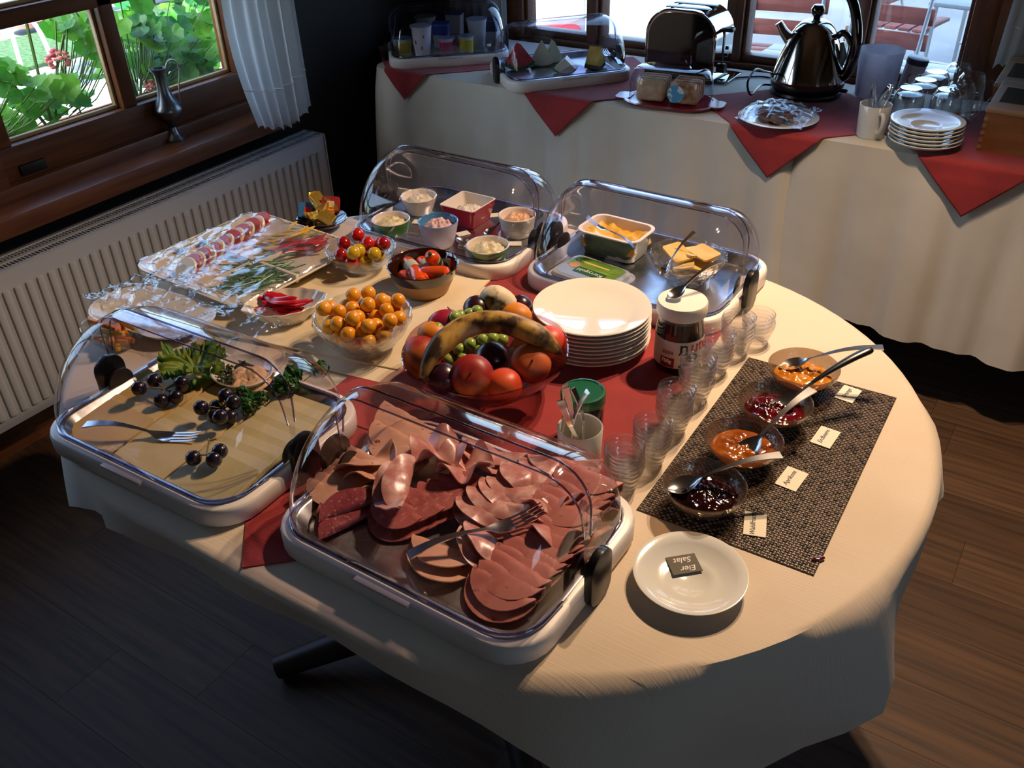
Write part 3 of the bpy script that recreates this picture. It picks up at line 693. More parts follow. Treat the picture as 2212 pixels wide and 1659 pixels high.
# ------------------------------------------------------------------ sausage and ham in the front display
HAM = mat('pink_ham', '#c48074', .30, c2='#e2b8a8', scale=34, detail=6, sss=.12, c3='#a55850', scale3=18, lo3=.54, hi3=.7, bump=.2, bscale=90)
TURK = mat('pale_sausage', '#cf9a7c', .42, c2='#d9a98c', scale=20, sss=.1, c3='#9c3f2c', scale3=55, lo3=.68, hi3=.72)
SALA = mat('dark_salami', '#7c2d33', .45, c2='#8d3b40', scale=60, c3='#b67a74', scale3=150, lo3=.6, hi3=.68, bump=.3, bscale=180)
COOK = mat('cooked_salami', '#a2504c', .45, c2='#b3635c', scale=50, c3='#c98c80', scale3=120, lo3=.6, hi3=.7, bump=.2, bscale=150)
JAGD = mat('fine_sausage', '#b56a5c', .45, c2='#c07a6a', scale=40, c3='#8c4a42', scale3=60, lo3=.66, hi3=.74, bump=.15, bscale=120)
def slice_mesh(Rr, m, fold=True, ruff=0, seed=0, th=.0018, asp=1.0, rb=.0048):
    b = MB(); n, k = (56 if ruff else 32), 9
    def P(r, a):
        x, y = r*math.cos(a)*asp, r*math.sin(a); q = nz((x*30+seed, y*30, seed*3.1))
        rr = 1+.05*nz((math.cos(a)*1.5+seed, math.sin(a)*1.5, seed)); x *= rr; y *= rr; z = 0
        if ruff:
            w = math.sin(a*(4 if not fold else 3)+seed*2+1.2*q)*ruff*(r/Rr)**1.2; z = w+ruff*(r/Rr); x *= 1-.25*(ruff/.03); y *= 1-.25*(ruff/.03)
        if fold:
            s = y+.25*Rr*0
            if s > 0:
                if s < PI*rb: an = s/rb; y2, z2 = rb*math.sin(an), rb*(1-math.cos(an))
                else: y2, z2 = -(s-PI*rb), 2*rb-.0006*0
                y, z = y2, z+z2
        z += .0025*q+.002
        return (x, y, z)
    V = [P(0, 0)]
    for i in range(1, k+1):
        for j in range(n): V.append(P(Rr*i/k, 2*PI*j/n))
    F = [(0, 1+j, 1+(j+1) % n) for j in range(n)]+[(1+(i-1)*n+j, 1+i*n+j, 1+i*n+(j+1) % n, 1+(i-1)*n+(j+1) % n) for i in range(1, k) for j in range(n)]
    b.add(V, F); me = b.mesh('slice', m, 60)
    bm = bmesh.new(); bm.from_mesh(me); bmesh.ops.solidify(bm, geom=bm.faces[:], thickness=th); bm.to_mesh(me); bm.free()
    me.polygons.foreach_set('use_smooth', [True]*len(me.polygons)); me.set_sharp_from_angle(angle=R(60)); return me
SLM = {}
def slc(kind, label, group, P, rz, tilt=0, roll=0, key=None, name='ham_slice', cat='cold cut'):
    if kind not in SLM:
        Rr, m, fold, ruff, asp = {'sala': (.046, SALA, True, 0, 1.05), 'jagd': (.052, JAGD, True, 0, 1), 'cook': (.044, COOK, True, 0, 1), 'turk': (.045, TURK, True, 0, 1), 'turkL': (.058, TURK, True, 0, 1.1),
                            'ham': (.056, HAM, True, .008, 1.1), 'hamr': (.050, HAM, False, .015, 1), 'hamf': (.052, HAM, True, .010, 1.3), 'turkr': (.056, TURK, True, .014, 1), 'hamp': (.042, HAM, True, .010, .9)}[kind]
        SLM[kind] = [slice_mesh(Rr, m, fold, ruff, s, asp=asp) for s in (1, 4, 7)]
    return link(name, random.choice(SLM[kind]), None, P, (tilt, roll, rz), label, cat, group)
Zs = PZ
for k in range(14):
    p = at(1090, 1284, Zs)+Vector((.002*k*(1 if k < 8 else .3), .0165*k, .0125+.0024*k))
    slc('jagd', 'folded slice of fine pink sausage in the long fan beside the right handle', 'fan of fine sausage slices', p, R(-4+random.uniform(-5, 5)), R(13))
for k in range(8):
    p = at(862, 1128, Zs)+Vector((.009*k, .0150*k, .0115+.002*k))
    slc('cook', 'folded slice of cooked salami in the middle fan', 'fan of cooked salami slices', p, R(8+random.uniform(-5, 5)), R(12), name='salami_slice')
for k in range(6):
    p = at(722, 1078, Zs)+Vector((.002*k, .0150*k, .0115+.002*k))
    slc('turk', 'pale spotted sausage slice in the fan at the left end', 'fan of pale spotted slices', p, R(0+random.uniform(-6, 6)), R(12), name='sausage_slice')
for k in range(5):
    p = at(868, 985, Zs)+Vector((-.006*k, .014*k, .018+.001*k))
    slc('turkL', 'large pale sausage slice folded along the rear rim', 'large pale slices at the back', p, R(-8+random.uniform(-5, 5)), R(14), name='sausage_slice')
for k in range(8):
    p = at(1068, 1122, Zs)+Vector((.006*k, .0180*k, .022+.002*min(k, 4)))
    slc('ham', 'moist pink ham slice in the heaped centre fan', 'heaped fan of pink ham', p, R(12+random.uniform(-10, 10)), R(19), R(random.uniform(-6, 6)))
for px, py, z, rz in ((752, 1142, .004, 250), (760, 1118, .013, 240)):
    slc('sala', 'dark red salami slice folded over by the left rim', 'two folded dark salami slices', at(px, py, Zs)+Vector((0, 0, z)), R(rz), R(-6), name='salami_slice')
for px, py, z, rz, kd, lb in ((795, 1012, .016, 60, 'turkr', 'pale ham slice folded into a ruffle beside the spotted fan'), (880, 1062, .034, -60, 'hamf', 'large pale ham slice draped in a point over the salami'), (948, 985, .030, 30, 'hamr', 'tall ruffled ham slice at the crest of the heap'),
                              (1005, 1015, .030, 80, 'hamr', 'ruffled ham slice behind the crest of the heap'), (950, 1192, .006, 10, 'turk', 'small pale slice folded square under the fork handle'), (962, 1215, .004, 24, 'turk', 'browned pale slice curling under the fork handle'),
                              (1070, 1182, .012, -8, 'ham', 'broad ham slice lying under the fork tines'), (1232, 1092, .022, 100, 'hamp', 'dry cured ham slice folded by the rear right corner'), (1215, 1150, .022, 70, 'hamr', 'crumpled cured ham slice beside the sausage fan'),
                              (1262, 1150, .012, 110, 'hamp', 'cured ham slice leaning on the right rim'), (1285, 1098, .010, 95, 'hamp', 'broad cured ham slice near the rear right corner'), (1258, 1205, .008, 80, 'hamp', 'cured ham slice next to the right handle'), (1180, 1110, .022, 20, 'hamp', 'small ham slice behind the fork tines'), (1065, 985, .016, 5, 'ham', 'ham slice at the rear of the pink heap')):
    slc(kd, lb, None, at(px, py, Zs+z), R(rz), R(random.uniform(-14, 4)), R(random.uniform(-8, 8)))
cutlery('fork', 'steel serving fork lying across the sliced ham', at(1108, 1130, PZ+.042), at(838, 1229, PZ+.012))

# ------------------------------------------------------------------ cheese display
CHS = [mat('cheese_%s' % n, a, .4, c2=b_, scale=12, sss=.15) for n, a, b_ in (('butter', '#cfae6a', '#c7a460'), ('pale', '#d3be86', '#cbb57a'), ('ivory', '#c9bd8c', '#c2b582'))]
chm = []
for m in CHS:
    q = MB(); q.loft([(.118, .098, .006, 0), (.118, .098, .006, .0022)], 3); chm.append(q.mesh('cheese_slice', m, 30))
CHS_LIT = [mat('cheese_%s_light' % n_, a_, .4, c2=b_, scale=12, sss=.15) for n_, a_, b_ in (('butter', '#dcc080', '#d4b674'), ('pale', '#dfcd9c', '#d8c590'), ('ivory', '#d8cda2', '#d0c498'))]  # lighter copies for every other slice: lit slice edges put into the colour
for m in CHS_LIT:
    q = MB(); q.loft([(.118, .098, .006, 0), (.118, .098, .006, .0022)], 3); chm.append(q.mesh('cheese_slice', m, 30))
for ci, (ox, oy, n, lb, mi, dx) in enumerate(((-.128, -.088, 11, 'golden cheese slice in the left overlapping row', 0, .0), (-.004, -.098, 10, 'pale cheese slice in the middle overlapping row', 1, .0), (.120, -.098, 11, 'ivory cheese slice in the right overlapping row', 2, 0))):
    for k in range(n):
        P = loc_in(T2, ox+dx*k+random.uniform(-.002, .002), oy+.0178*k, .0066 if k else .0072)
        link('cheese_slice', chm[mi+3*(k % 2)], None, P, (R(6.0+(1.3 if k % 2 else -.6)), R(random.uniform(-.5, .5)), T2.rotation_euler.z+R(random.uniform(-2, 2))), lb, 'cheese', 'cheese slices in overlapping rows')
GRM = mat('black_grape', '#1b1420', .28, c2='#2c1a2c', scale=14, coat=.3); STK = mat('grape_stalk', '#7d6a3a', .7)
def bunch(name, label, P, offs, m=GRM, r=.0125, stalk=None):
    t = thing(name, label, 'grapes', P)
    gm = MB().ball((0, 0, 0), r, 14, (1, 1, 1.08)).mesh('grape', m, 180)
    for o in offs: link('grape', gm, t, o, (random.random(), random.random(), 0))
    b = MB(); c = Vector((0, 0, .02))
    for o in offs: b.tube([c, (c+Vector(o))/2+Vector((0, 0, .003)), o], .0012, 5)
    for s_ in stalk or ((c, c+Vector((-.02, .005, .006))),): b.tube(s_, .0014, 5)
    b.obj('stalk', STK, t); return t
def cl(n, sp, r=.0125):
    out = []
    while len(out) < n:
        for _ in range(300):
            p = Vector((random.uniform(-sp, sp), random.uniform(-sp, sp), r+(random.random() < .35)*r*1.3))
            if all((p-q).length > r*1.85 for q in out): break
        out.append(p)
    return out
def cz(px, py, dz=.014): return at(px, py, PZ+dz)
bunch('black_grape_bunch', 'black grapes nestled against the lettuce leaf', cz(362, 862), cl(6, .030))
bunch('black_grape_bunch', 'black grapes lying in front of the parsley sprig', cz(490, 905), cl(7, .026))
bunch('black_grape_bunch', 'three black grapes with bare stalk at the front of the cheese', cz(452, 1005), [(-.020, -.010, .0125), (.010, .004, .0125), (.006, .020, .016)], stalk=[(Vector((0, 0, .02)), Vector((-.022, .024, .018)), Vector((-.030, .030, .02))), (Vector((-.026, .026, .018)), Vector((-.018, .036, .02)))])
cutlery('fork', 'steel fork lying on the golden cheese slices', at(372, 944, PZ+.014), at(163, 926, PZ+.020))
def ruffle(name, label, P, s, m, seed, n=3, cat='garnish', h=1.0):
    t = thing(name, label, cat, P)
    for q in range(n):
        b = MB(); ph = seed+q*2.1
        def fn(u, v):
            a = (u-.5)*4.2+ph; r = s*(.12+v); z = s*(.42*v+.55*v*nz((u*9+ph, v*1.4, q*3.1))+.42*v*v*nz((u*27+ph, v*3, 1.7))+.2*v*v*nz((u*70, v*6, ph)))*h
            return (r*math.cos(a)*(.9+.1*math.sin(u*40)), r*math.sin(a), max(.001, z+s*.22*q))
        b.grid(150, 10, fn); b.obj('leaf', m, t, smooth=180)
    return t
def curly(name, label, P, s, m, seed):
    t = thing(name, label, 'garnish', P); rnd = random.Random(seed)
    st = MB()
    for q in range(6):
        c = Vector((rnd.gauss(0, s*.45), rnd.gauss(0, s*.45), s*(.25+.35*rnd.random()))); b = MB()
        for _ in range(34):
            d = Vector((rnd.gauss(0, 1), rnd.gauss(0, 1), rnd.gauss(.2, .8))).normalized(); p = c+d*s*.34*rnd.uniform(.5, 1); p.z = max(.002, p.z); w = s*.13
            x = d.orthogonal().normalized()*w; y = d.cross(x).normalized()*w
            b.add([p-x, p-x*.3+y+d*w*.5, p+x, p+x*.3-y-d*w*.4, p+d*w*.5], [(0, 4, 1), (1, 4, 2), (2, 4, 3), (3, 4, 0)])
        b.obj('leaflet', m, t, smooth=0); st.tube([(0, 0, .002), c*.6, c], .0013, 5)
    st.obj('stalk', STK, t); return t
LET = leafmat('lettuce_green', '#8fa53a', '#5f8a2c', .35); PAR = leafmat('parsley_green', '#2f6a1c', '#1f5214', .25)
ruffle('lettuce_leaf', 'frilly light green lettuce leaf behind the black grapes', cz(424, 812, .010), .052, LET, 1.0, 3)
curly('parsley_sprig', 'curly parsley sprig in front of the herb cheese dish', cz(548, 888, .012), .036, PAR, 3)
curly('parsley_sprig', 'large curly parsley sprig at the right of the herb cheese dish', cz(640, 838, .012), .046, PAR, 8)
def heap(Rr, h, m, seed, name='heap', n=30, k=9, amp=.18, fr=1.0):
    b = MB(); V = [(0, 0, h)]; F = []
    for i in range(1, k+1):
        for j in range(n):
            r = Rr*i/k; a = 2*PI*j/n; x, y = r*math.cos(a), r*math.sin(a); f = 1-(i/k)**2.4
            V.append((x, y, h*f+h*amp*1.6*f**.3*nz((x/Rr*2.6*fr+seed, y/Rr*2.6*fr, seed*1.7))+h*amp*nz((x/Rr*7*fr, y/Rr*7*fr+seed, 0))*(i < k)))
    F = [(0, 1+j, 1+(j+1) % n) for j in range(n)]+[(1+(i-1)*n+j, 1+i*n+j, 1+i*n+(j+1) % n, 1+(i-1)*n+(j+1) % n) for i in range(1, k) for j in range(n)]
    return b.add(V, F)
def bowlp(r0, r1, h, th=.003, foot=.004, curve=1.6, n=9):
    """outer then inner profile of a bowl standing on z=0"""
    o = [(0, 0), (r0*.92, 0), (r0, foot*.6)]+[(r0+(r1-r0)*(1-(1-k/n)**curve), foot+(h-foot)*k/n) for k in range(1, n+1)]
    i = [(max(.001, r0+(r1-r0)*(1-(1-k/n)**curve)-th), foot+th+(h-foot-th)*k/n) for k in range(n-1, -1, -1)]
    return o+[(r1-th*.5, h+th*.35), (r1-th, h-.0005)]+i+[(0, foot+th)]
hd_ = thing('cheese_dish', 'small white dish between lettuce and parsley', 'dish', cz(527, 822, .008))
MB().lathe(bowlp(.030, .052, .022), 40, Matrix.Diagonal((1.15, .95, 1, 1))).obj('dish', PORC, hd_)
ch = thing('herb_cheese', 'herb crusted soft cheese broken open in the small white dish', 'cheese', cz(527, 822, .016))
heap(.042, .016, mat('soft', '#d9b894', .6), 5, amp=.35).obj('soft_cheese', mat('soft_cheese', '#d8b48c', .6, c2='#c08a58', scale=90, lo=.55, hi=.7), ch, (.006, .004, .0))
b = MB(); rnd = random.Random(4)
for k in range(110):
    a = R(200+rnd.uniform(-75, 75)); r = rnd.uniform(.018, .044); b.ball((r*math.cos(a)*1.05, r*math.sin(a)*.9, .008+.006*rnd.random()), .0030, 5)
b.obj('chopped_herbs', mat('chopped_herb', '#26331a', .7, c2='#3d4a22', scale=120), ch)
# bowl of carrot sticks standing behind the cheese display
cb = at(262, 742, TZ)
t = thing('salad_bowl', 'clear glass bowl behind the cheese dome at the table end', 'bowl', cb); MB().lathe(bowlp(.035, .062, .05, .0025), 40).obj('bowl', GLASS, t)
vm = [mat('carrot', '#d9761f', .45), mat('yellow_pepper', '#cfa22e', .4)]
for k in range(14):
    m = vm[k % 3 == 0]; q = MB(); q.box((0, 0, 0), (.062, .009, .009), .002)
    tag(q.obj('carrot_stick' if m is vm[0] else 'pepper_strip', m, loc=cb+Vector((random.uniform(-.02, .02), random.uniform(-.026, .026), .014+.0026*k)), rot=(random.uniform(-.3, .3), random.uniform(-.25, .25), random.uniform(-.7, .7))),
        'orange carrot stick in the glass bowl behind the cheese dome' if m is vm[0] else 'yellow pepper strip in the glass bowl behind the cheese dome', 'vegetable', 'vegetable sticks in the glass bowl')
ORD = ['first', 'second', 'third', 'fourth', 'fifth', 'sixth', 'seventh', 'eighth', 'ninth']
# ------------------------------------------------------------------ butter display
P = Vector((.030, .500, PZ))
t = thing('butter_tub', 'open rectangular butter tub with dark green printed sides', 'tub', P, R(-2))
TUBP = mat('tub_print', '#5d6a52', .35, c2='#39463a', scale=16, detail=4, stretch=(1, 1, 3), lo=.4, hi=.62, c3='#b9b7a8', scale3=12, lo3=.6, hi3=.63)
MB().loft([(.118, .078, .018, 0), (.124, .084, .02, .004), (.136, .094, .022, .052)], cap1=False).obj('tub_wall', TUBP, t)
MB().loft([(.136, .094, .022, .052), (.150, .108, .026, .055), (.150, .108, .026, .0575), (.136, .094, .022, .0575), (.122, .082, .02, .012)], cap0=False).obj('tub_rim', mat('cream_tub', '#e4dccd', .4), t)
BUT = mat('butter', '#e2b64a', .4, c2='#d6a23a', scale=14, sss=.2)
bt = thing('butter', 'yellow spreadable butter scooped out in the tub', 'butter', P+Vector((0, 0, .014)), R(-2))
b = MB(); b.grid(24, 16, lambda u, v: ((u-.5)*.128, (v-.5)*.086, (.026+.014*nz((u*3.1, v*2.7, 4))+.008*nz((u*9, v*7, 2))+.008*(abs(u-.5)*2)**2)*(1 if 0 < u < 1 and 0 < v < 1 else .2))); b.obj('butter_surface', BUT, bt, smooth=80)
cutlery('fork', 'steel fork standing in the butter tub with its tines up', at(1290, 487, PZ+.088), at(1362, 535, PZ+.050), sc=.62)
L_ = thing('butter_cover', 'transparent butter lid with green printed label lying on the pan', 'lid', Vector((.040, .372, PZ)), R(-8))
MB().loft([(.165, .118, .026, 0), (.165, .118, .026, .003), (.150, .104, .022, .0045), (.146, .100, .021, .012), (.138, .094, .02, .0135)]).obj('lid_body', mat('milky_lid', '#a9b3b8', .15, c2='#9aa6ac', scale=4), L_)
MB().loft([(.130, .088, .018, .0136), (.130, .088, .018, .0140)]).obj('label', mat('lid_blue', '#8fa6c4', .4), L_)
MB().slab([(-.060, -.005), (.062, -.012), (.062, .038), (.048, .043), (-.050, .043), (-.062, .036)], .0141, .0145).obj('label_green', mat('meadow_green', '#7fa63a', .4, c2='#5f8a2c', scale=20), L_)
MB().box((.004, -.012, .0148), (.072, .024, .0006)).obj('label_badge', mat('deep_green', '#155a30', .4), L_)
MB().box((-.005, .022, .0147), (.07, .006, .0004)).obj('label_stripe', mat('straw_yellow', '#d8cf6a', .4), L_)
MB().lathe([(0, .0145), (.012, .0145), (.012, .0149), (0, .0149)], 20, Matrix.Translation((-.043, .000, 0))).obj('label_sun', mat('tan_spot', '#c99a5a', .4), L_)
link('label_text', textmesh('Kerrygold', .0155, mat('print_white', '#e8ecdf', .5)), L_, (.004, -.012, .0153), (0, 0, PI))
link('label_text', textmesh('extra', .011, mat('print_brown', '#3b2a20', .5)), L_, (-.045, .020, .0150), (0, 0, PI))
P = Vector((.218, .452, PZ))
t = thing('butter_bowl', 'fluted cut glass bowl of butter slices', 'bowl', P)
MB().lathe(bowlp(.040, .078, .062, .004, curve=1.35), 72, fn=lambda a, k, r, z: 1+(.035*abs(math.sin(a*9))-.02)*(z > .012)).obj('bowl', GLASSB, t)
for k in range(12):
    q = MB(); q.loft([(.06, .042, .006, 0), (.06, .042, .006, .004)], 3)
    tag(q.obj('butter_slice', mat('pale_butter', '#e3c879', .4, c2='#dbb85f', scale=20, sss=.2), loc=P+Vector((random.uniform(-.032, .030), random.uniform(-.030, .030), .022+.0034*k)), rot=(random.uniform(-.35, .35), random.uniform(-.35, .35), random.uniform(0, 3))),
        'pale butter slice piled in the fluted glass bowl', 'butter', 'butter slices in the glass bowl')
cutlery('spoon', 'steel serving spoon stuck upright in the butter slices', at(1438, 580, PZ+.060), at(1487, 522, PZ+.105), sc=.62)

# ------------------------------------------------------------------ spreads display
def round_bowl(label, P, r0, r1, h, mo, mi, seg=40, fn=None, name='ramekin'):
    t = thing(name, label, 'bowl', P); pr = bowlp(r0, r1, h, .004, curve=1.25); n = 9
    MB().lathe(pr[:3+n], seg, fn=fn).obj('outer_wall', mo, t); MB().lathe(pr[2+n:], seg, fn=fn).obj('inner_wall', mi, t); return t
GRN = mat('green_glaze', '#3f7a3a', .25, coat=.5); GRN2 = mat('moss_glaze', '#4a7a34', .25, coat=.5); IVO = mat('ivory_glaze', '#ded6c8', .2, coat=.5)
BLUI = mat('blue_glaze', '#3f7fae', .15, coat=.6); FROST = mat('frosted_lilac', '#b9adb4', .4); REDG = mat('red_glaze', '#b01526', .2, coat=.6)
def filled(label, P, r, h, m, seed, amp=.32, fr=1.5, name='spread'):
    return tag(heap(r, h, m, seed, amp=amp, fr=fr, n=36, k=12).obj(name, m, loc=P, smooth=80), label, 'spread')
EGG = mat('egg_salad', '#d8c684', .45, c2='#e6dcb4', scale=70, lo=.4, hi=.55, sss=.1); HERB = mat('herb_quark', '#d9d4c4', .5, c2='#e6e2d4', scale=50, c3='#5d6b3a', scale3=150, lo3=.62, hi3=.66)
PINK = mat('pink_salad', '#cfa59a', .45, c2='#e2c6bc', scale=70, c3='#7a5a52', scale3=120, lo3=.66, hi3=.7); CURD = mat('cottage_cheese', '#ded8c6', .45, c2='#cfc4a4', scale=90); ORNG = mat('apricot_cream', '#d9b48c', .45, c2='#cf9a6a', scale=40); CRM = mat('cream_salad', '#e2dcbc', .45, c2='#d3c894', scale=60)
for lb, lc, px, py, r0, r1, h, mo, mi, kind, fm, sd in (
    ('green round ramekin at the left of the spreads', 'yellow egg salad in the left green ramekin', 848, 507, .036, .044, .040, GRN, IVO, 'r', EGG, 1),
    ('small white fluted bowl at the back of the spreads', 'chunky white cottage cheese in the fluted bowl', 907, 458, .030, .044, .042, IVO, IVO, 'f', CURD, 2),
    ('frosted cup with blue inside in front of the red dish', 'pink meat salad in the blue lined cup', 950, 528, .032, .045, .058, FROST, BLUI, 'r', PINK, 3),
    ('white double walled bowl at the right of the spreads', 'orange cream spread in the double walled bowl', 1118, 505, .034, .043, .048, IVO, IVO, 'd', ORNG, 4),
    ('mossy green ramekin nearest the front rim of the spreads', 'creamy herb spread in the mossy green ramekin', 1055, 565, .040, .047, .040, GRN2, IVO, 'r', CRM, 5)):
    p = at(px, py, PZ)
    fn = None if kind == 'r' else (lambda a, k, r, z: 1+.02*math.sin(a*12)*(z > .03)) if kind == 'f' else (lambda a, k, r, z: 1+(.03 if abs(z-.018) < .004 else 0))
    round_bowl(lb, p, r0, r1, h, mo, mi, 48, fn); filled(lc, p+Vector((0, 0, h*.62)), r1*.84, h*.36, fm, sd)
p = at(1013, 478, PZ); t = thing('square_dish', 'square red dish with white inside and pointed corners', 'bowl', p, R(0))
MB().loft([(.070, .070, .006, 0), (.076, .076, .008, .004), (.098, .098, .008, .050)], cap1=False).obj('outer_wall', REDG, t)
b = MB(); b.loft([(.098, .098, .008, .050), (.095, .095, .008, .0512), (.091, .091, .007, .050), (.070, .070, .006, .008)], cap0=False)
b.obj('inner_wall', IVO, t)
filled('speckled herb quark in the square red dish', p+Vector((0, 0, .018)), .042, .018, HERB, 6)
def card(name, label, P, rz, w, h, txt=None, tcol=INK, m=PAPER, size=.012, shear=.25, tilt=0, group=None):
    t = thing(name, label, 'card', P, rz, group); MB().box((0, 0, .0008), (w, h, .0009)).obj('paper', m, t, smooth=0)
    for s_, dx, dy, rr in (txt or ()): link('handwriting', textmesh(s_, size, tcol, shear=shear, extrude=.0001, font_scale=.0001), t, (dx, dy, .0014), (0, 0, rr))
    return t
for px, py, rz, lb in ((905, 480, 20, 'small name card between the left green ramekin and fluted bowl'), (1112, 527, 30, 'small name card beside the mossy green ramekin'), (1000, 505, 60, 'small pinkish name card below the square red dish'), (1070, 465, 40, 'small name card behind the double walled bowl')):
    card('name_card', lb, at(px, py, PZ), R(rz), .030, .022)
for A, B, lb in (((1000, 522), (925, 508), 'teaspoon lying beneath the blue lined cup'), ((1060, 500), (1098, 480), 'teaspoon lying between the red dish and double walled bowl'), ((1005, 533), (1070, 548), 'teaspoon half hidden behind the mossy green ramekin')):
    cutlery('teaspoon', lb, at(*A, PZ+.009), at(*B, PZ+.010))

# ------------------------------------------------------------------ raw vegetables
P = Vector((-.640, .055, TZ+.006)); PLAT = mat('ivory_platter', '#ded0bb', .2, coat=.5)
t = thing('sectioned_platter', 'square ivory platter with painted rim and four food sections', 'platter', P, R(-3))
MB().loft([(.26, .26, .03, 0), (.28, .28, .035, .006), (.36, .345, .05, .030), (.364, .349, .05, .033), (.356, .341, .05, .034), (.30, .285, .04, .015), (.27, .26, .03, .011)]).obj('plate_body', PLAT, t)
MB().box((0, 0, .018), (.31, .010, .020), .004, Matrix.Rotation(R(0), 4, 'Z')).obj('divider', PLAT, t); MB().box((.02, -.07, .018), (.010, .15, .020), .004).obj('divider', PLAT, t); MB().box((.04, .07, .018), (.010, .15, .020), .004).obj('divider', PLAT, t)
OLV = mat('olive_paint', '#4c5a2a', .3)
for x, y, a in ((-.155, -.06, 60), (-.150, .00, 100), (-.02, .155, 10), (.06, .155, -20), (.155, .09, 70)):
    MB().lathe([(0, 0), (.012, 0), (.012, .0012), (0, .0016)], 18, Matrix.Translation((x, y, .0275)) @ Matrix.Rotation(R(a), 4, 'Z') @ Matrix.Diagonal((1.5, .55, 1, 1))).obj('painted_olive', OLV, t)
TOM = mat('tomato_flesh', '#b32a20', .3, c2='#c4422f', scale=25); MOZ = mat('mozzarella', '#dcd2bd', .4)
tm = MB().lathe([(0, 0), (.027, 0), (.0285, .0025), (.027, .005), (0, .005)], 26).mesh('tomato_slice', TOM, 40); mm = MB().lathe([(0, 0), (.025, 0), (.026, .003), (.024, .006), (0, .006)], 24).mesh('mozzarella_slice', MOZ, 40)
for k in range(16):
    q = k/15; px, py = 405+(565-405)*q, 585+(485-585)*q
    o = link('tomato_slice' if k % 2 else 'mozzarella_slice', tm if k % 2 else mm, None, at(px, py, TZ+.038)+Vector((0, 0, .004)), (R(42), R(random.uniform(-8, 8)), R(random.uniform(-12, 8))))
    tag(o, 'red tomato slice in the row on the ivory platter' if k % 2 else 'white mozzarella slice in the row on the ivory platter', 'tomato' if k % 2 else 'cheese', 'tomato and mozzarella row')
def strips(name, label, group, c, m, n, L, spx, rz, cat, w=.008):
    me = []
    for s_ in range(3):
        b = MB(); b.tube([(-L/2+L*i/6, .006*math.sin(i*.9+s_), .004*math.sin(i*.7+s_*2)) for i in range(7)], [w*.35]+[w*.6]*5+[w*.3], 7, flat=.55); me.append(b.mesh(name, m, 60))
    for k in range(n):
        link(name, random.choice(me), None, c+Vector((random.uniform(-spx, spx), random.uniform(-spx, spx), .004+.0018*k)), (random.uniform(-.3, .3), random.uniform(-.2, .2), rz+random.uniform(-.35, .35)), label, cat, group)
RPEP = mat('red_pepper', '#a8131f', .25, c2='#c22430', scale=14); YPEP = mat('yellow_pepper_strip', '#c79a2a', .3, c2='#d8b84a', scale=14)
strips('yellow_pepper_strip', 'yellow pepper strip in its platter section', 'yellow pepper strips on the platter', at(620, 525, TZ+.022), YPEP, 14, .09, .026, R(60), 'vegetable')
strips('red_pepper_strip', 'red pepper strip in its platter section', 'red pepper strips on the platter', at(657, 545, TZ+.022), RPEP, 12, .095, .018, R(62), 'vegetable')
gr_ = thing('herb_pile', 'pile of dark green chopped chives on the platter', 'herbs', at(560, 598, TZ+.018)); b = MB(); rnd = random.Random(2)
for k in range(150):
    a = rnd.gauss(R(55), .35); p = Vector((rnd.gauss(0, .030), rnd.gauss(0, .034), .004+abs(rnd.gauss(0, .008)))); d = Vector((math.cos(a), math.sin(a), rnd.gauss(0, .12)))*rnd.uniform(.012, .030); b.tube([p-d, p+d], .0016, 4)
o = b.obj('chive_piece', mat('chives', '#2f6a45', .4, c2='#4f8a5a', scale=30), gr_); o['kind'] = 'stuff'
# cling film over the platter and lying crumpled in front of it
def film(name, label, c, ax, ay, fnz, n=46, m=FILM):
    b = MB(); ax, ay = Vector(ax), Vector(ay)
    def fn(u, v):
        p = ax*(u-.5)+ay*(v-.5); return (p.x, p.y, fnz(u, v, p))
    b.grid(n, n, fn); return tag(b.obj(name, m, loc=c, smooth=180), label, 'film')
def cr(p, s, f): return s*(abs(nz((p.x*f, p.y*f, 1.3)))+.6*abs(nz((p.x*f*2.3, p.y*f*2.3, 7.1)))+.35*abs(nz((p.x*f*5, p.y*f*5, 2.2))))
film('cling_film', 'clear cling film stretched over the sectioned platter', Vector((-.640, .055, TZ+.044)), (.345, -.018, 0), (.018, .33, 0), lambda u, v, p: .012*math.sin(PI*u)*math.sin(PI*v)+cr(p, .006, 22)+.003*math.sin((u*1.0+v*.6)*38)*(u < .4)-.012*(max(abs(u-.5), abs(v-.5)) > .49))
film('cling_film', 'loose crumpled cling film gathered in front of the platter', Vector((-.560, -.185, TZ+.030)), (.42, -.02, 0), (.03, .17, 0), lambda u, v, p: .004+.016*math.sin(PI*v)*math.sin(PI*u)**.6+cr(p, .024, 20), 60)
t = thing('oval_dish', 'ivory dish under the loose cling film at the table end', 'dish', Vector((-.640, -.205, TZ+.001)), R(4)); MB().loft([(.20, .09, .04, 0), (.22, .11, .05, .005), (.28, .15, .07, .022), (.282, .152, .07, .025), (.27, .14, .065, .024), (.2, .09, .04, .008)]).obj('dish_body', PLAT, t)
# leaf shaped dish of red pepper
P = at(622, 690, TZ+.006); t = thing('scalloped_dish', 'white scalloped dish beside the yellow plum bowl', 'dish', P, R(50))
MB().lathe(bowlp(.040, .070, .040, .003, curve=1.2), 72, Matrix.Diagonal((1.05, .8, 1, 1)), fn=lambda a, k, r, z: 1+.03*math.sin(a*14)*(z > .015)+(.14*max(0, math.cos(a*2))**3 if z > .015 else 0)).obj('dish', IVO, t)
strips('red_pepper_strip', 'glossy red pepper strip in the scalloped dish', 'red pepper strips in the scalloped dish', P+Vector((0, 0, .018)), RPEP, 14, .085, .020, R(20), 'vegetable', .011)

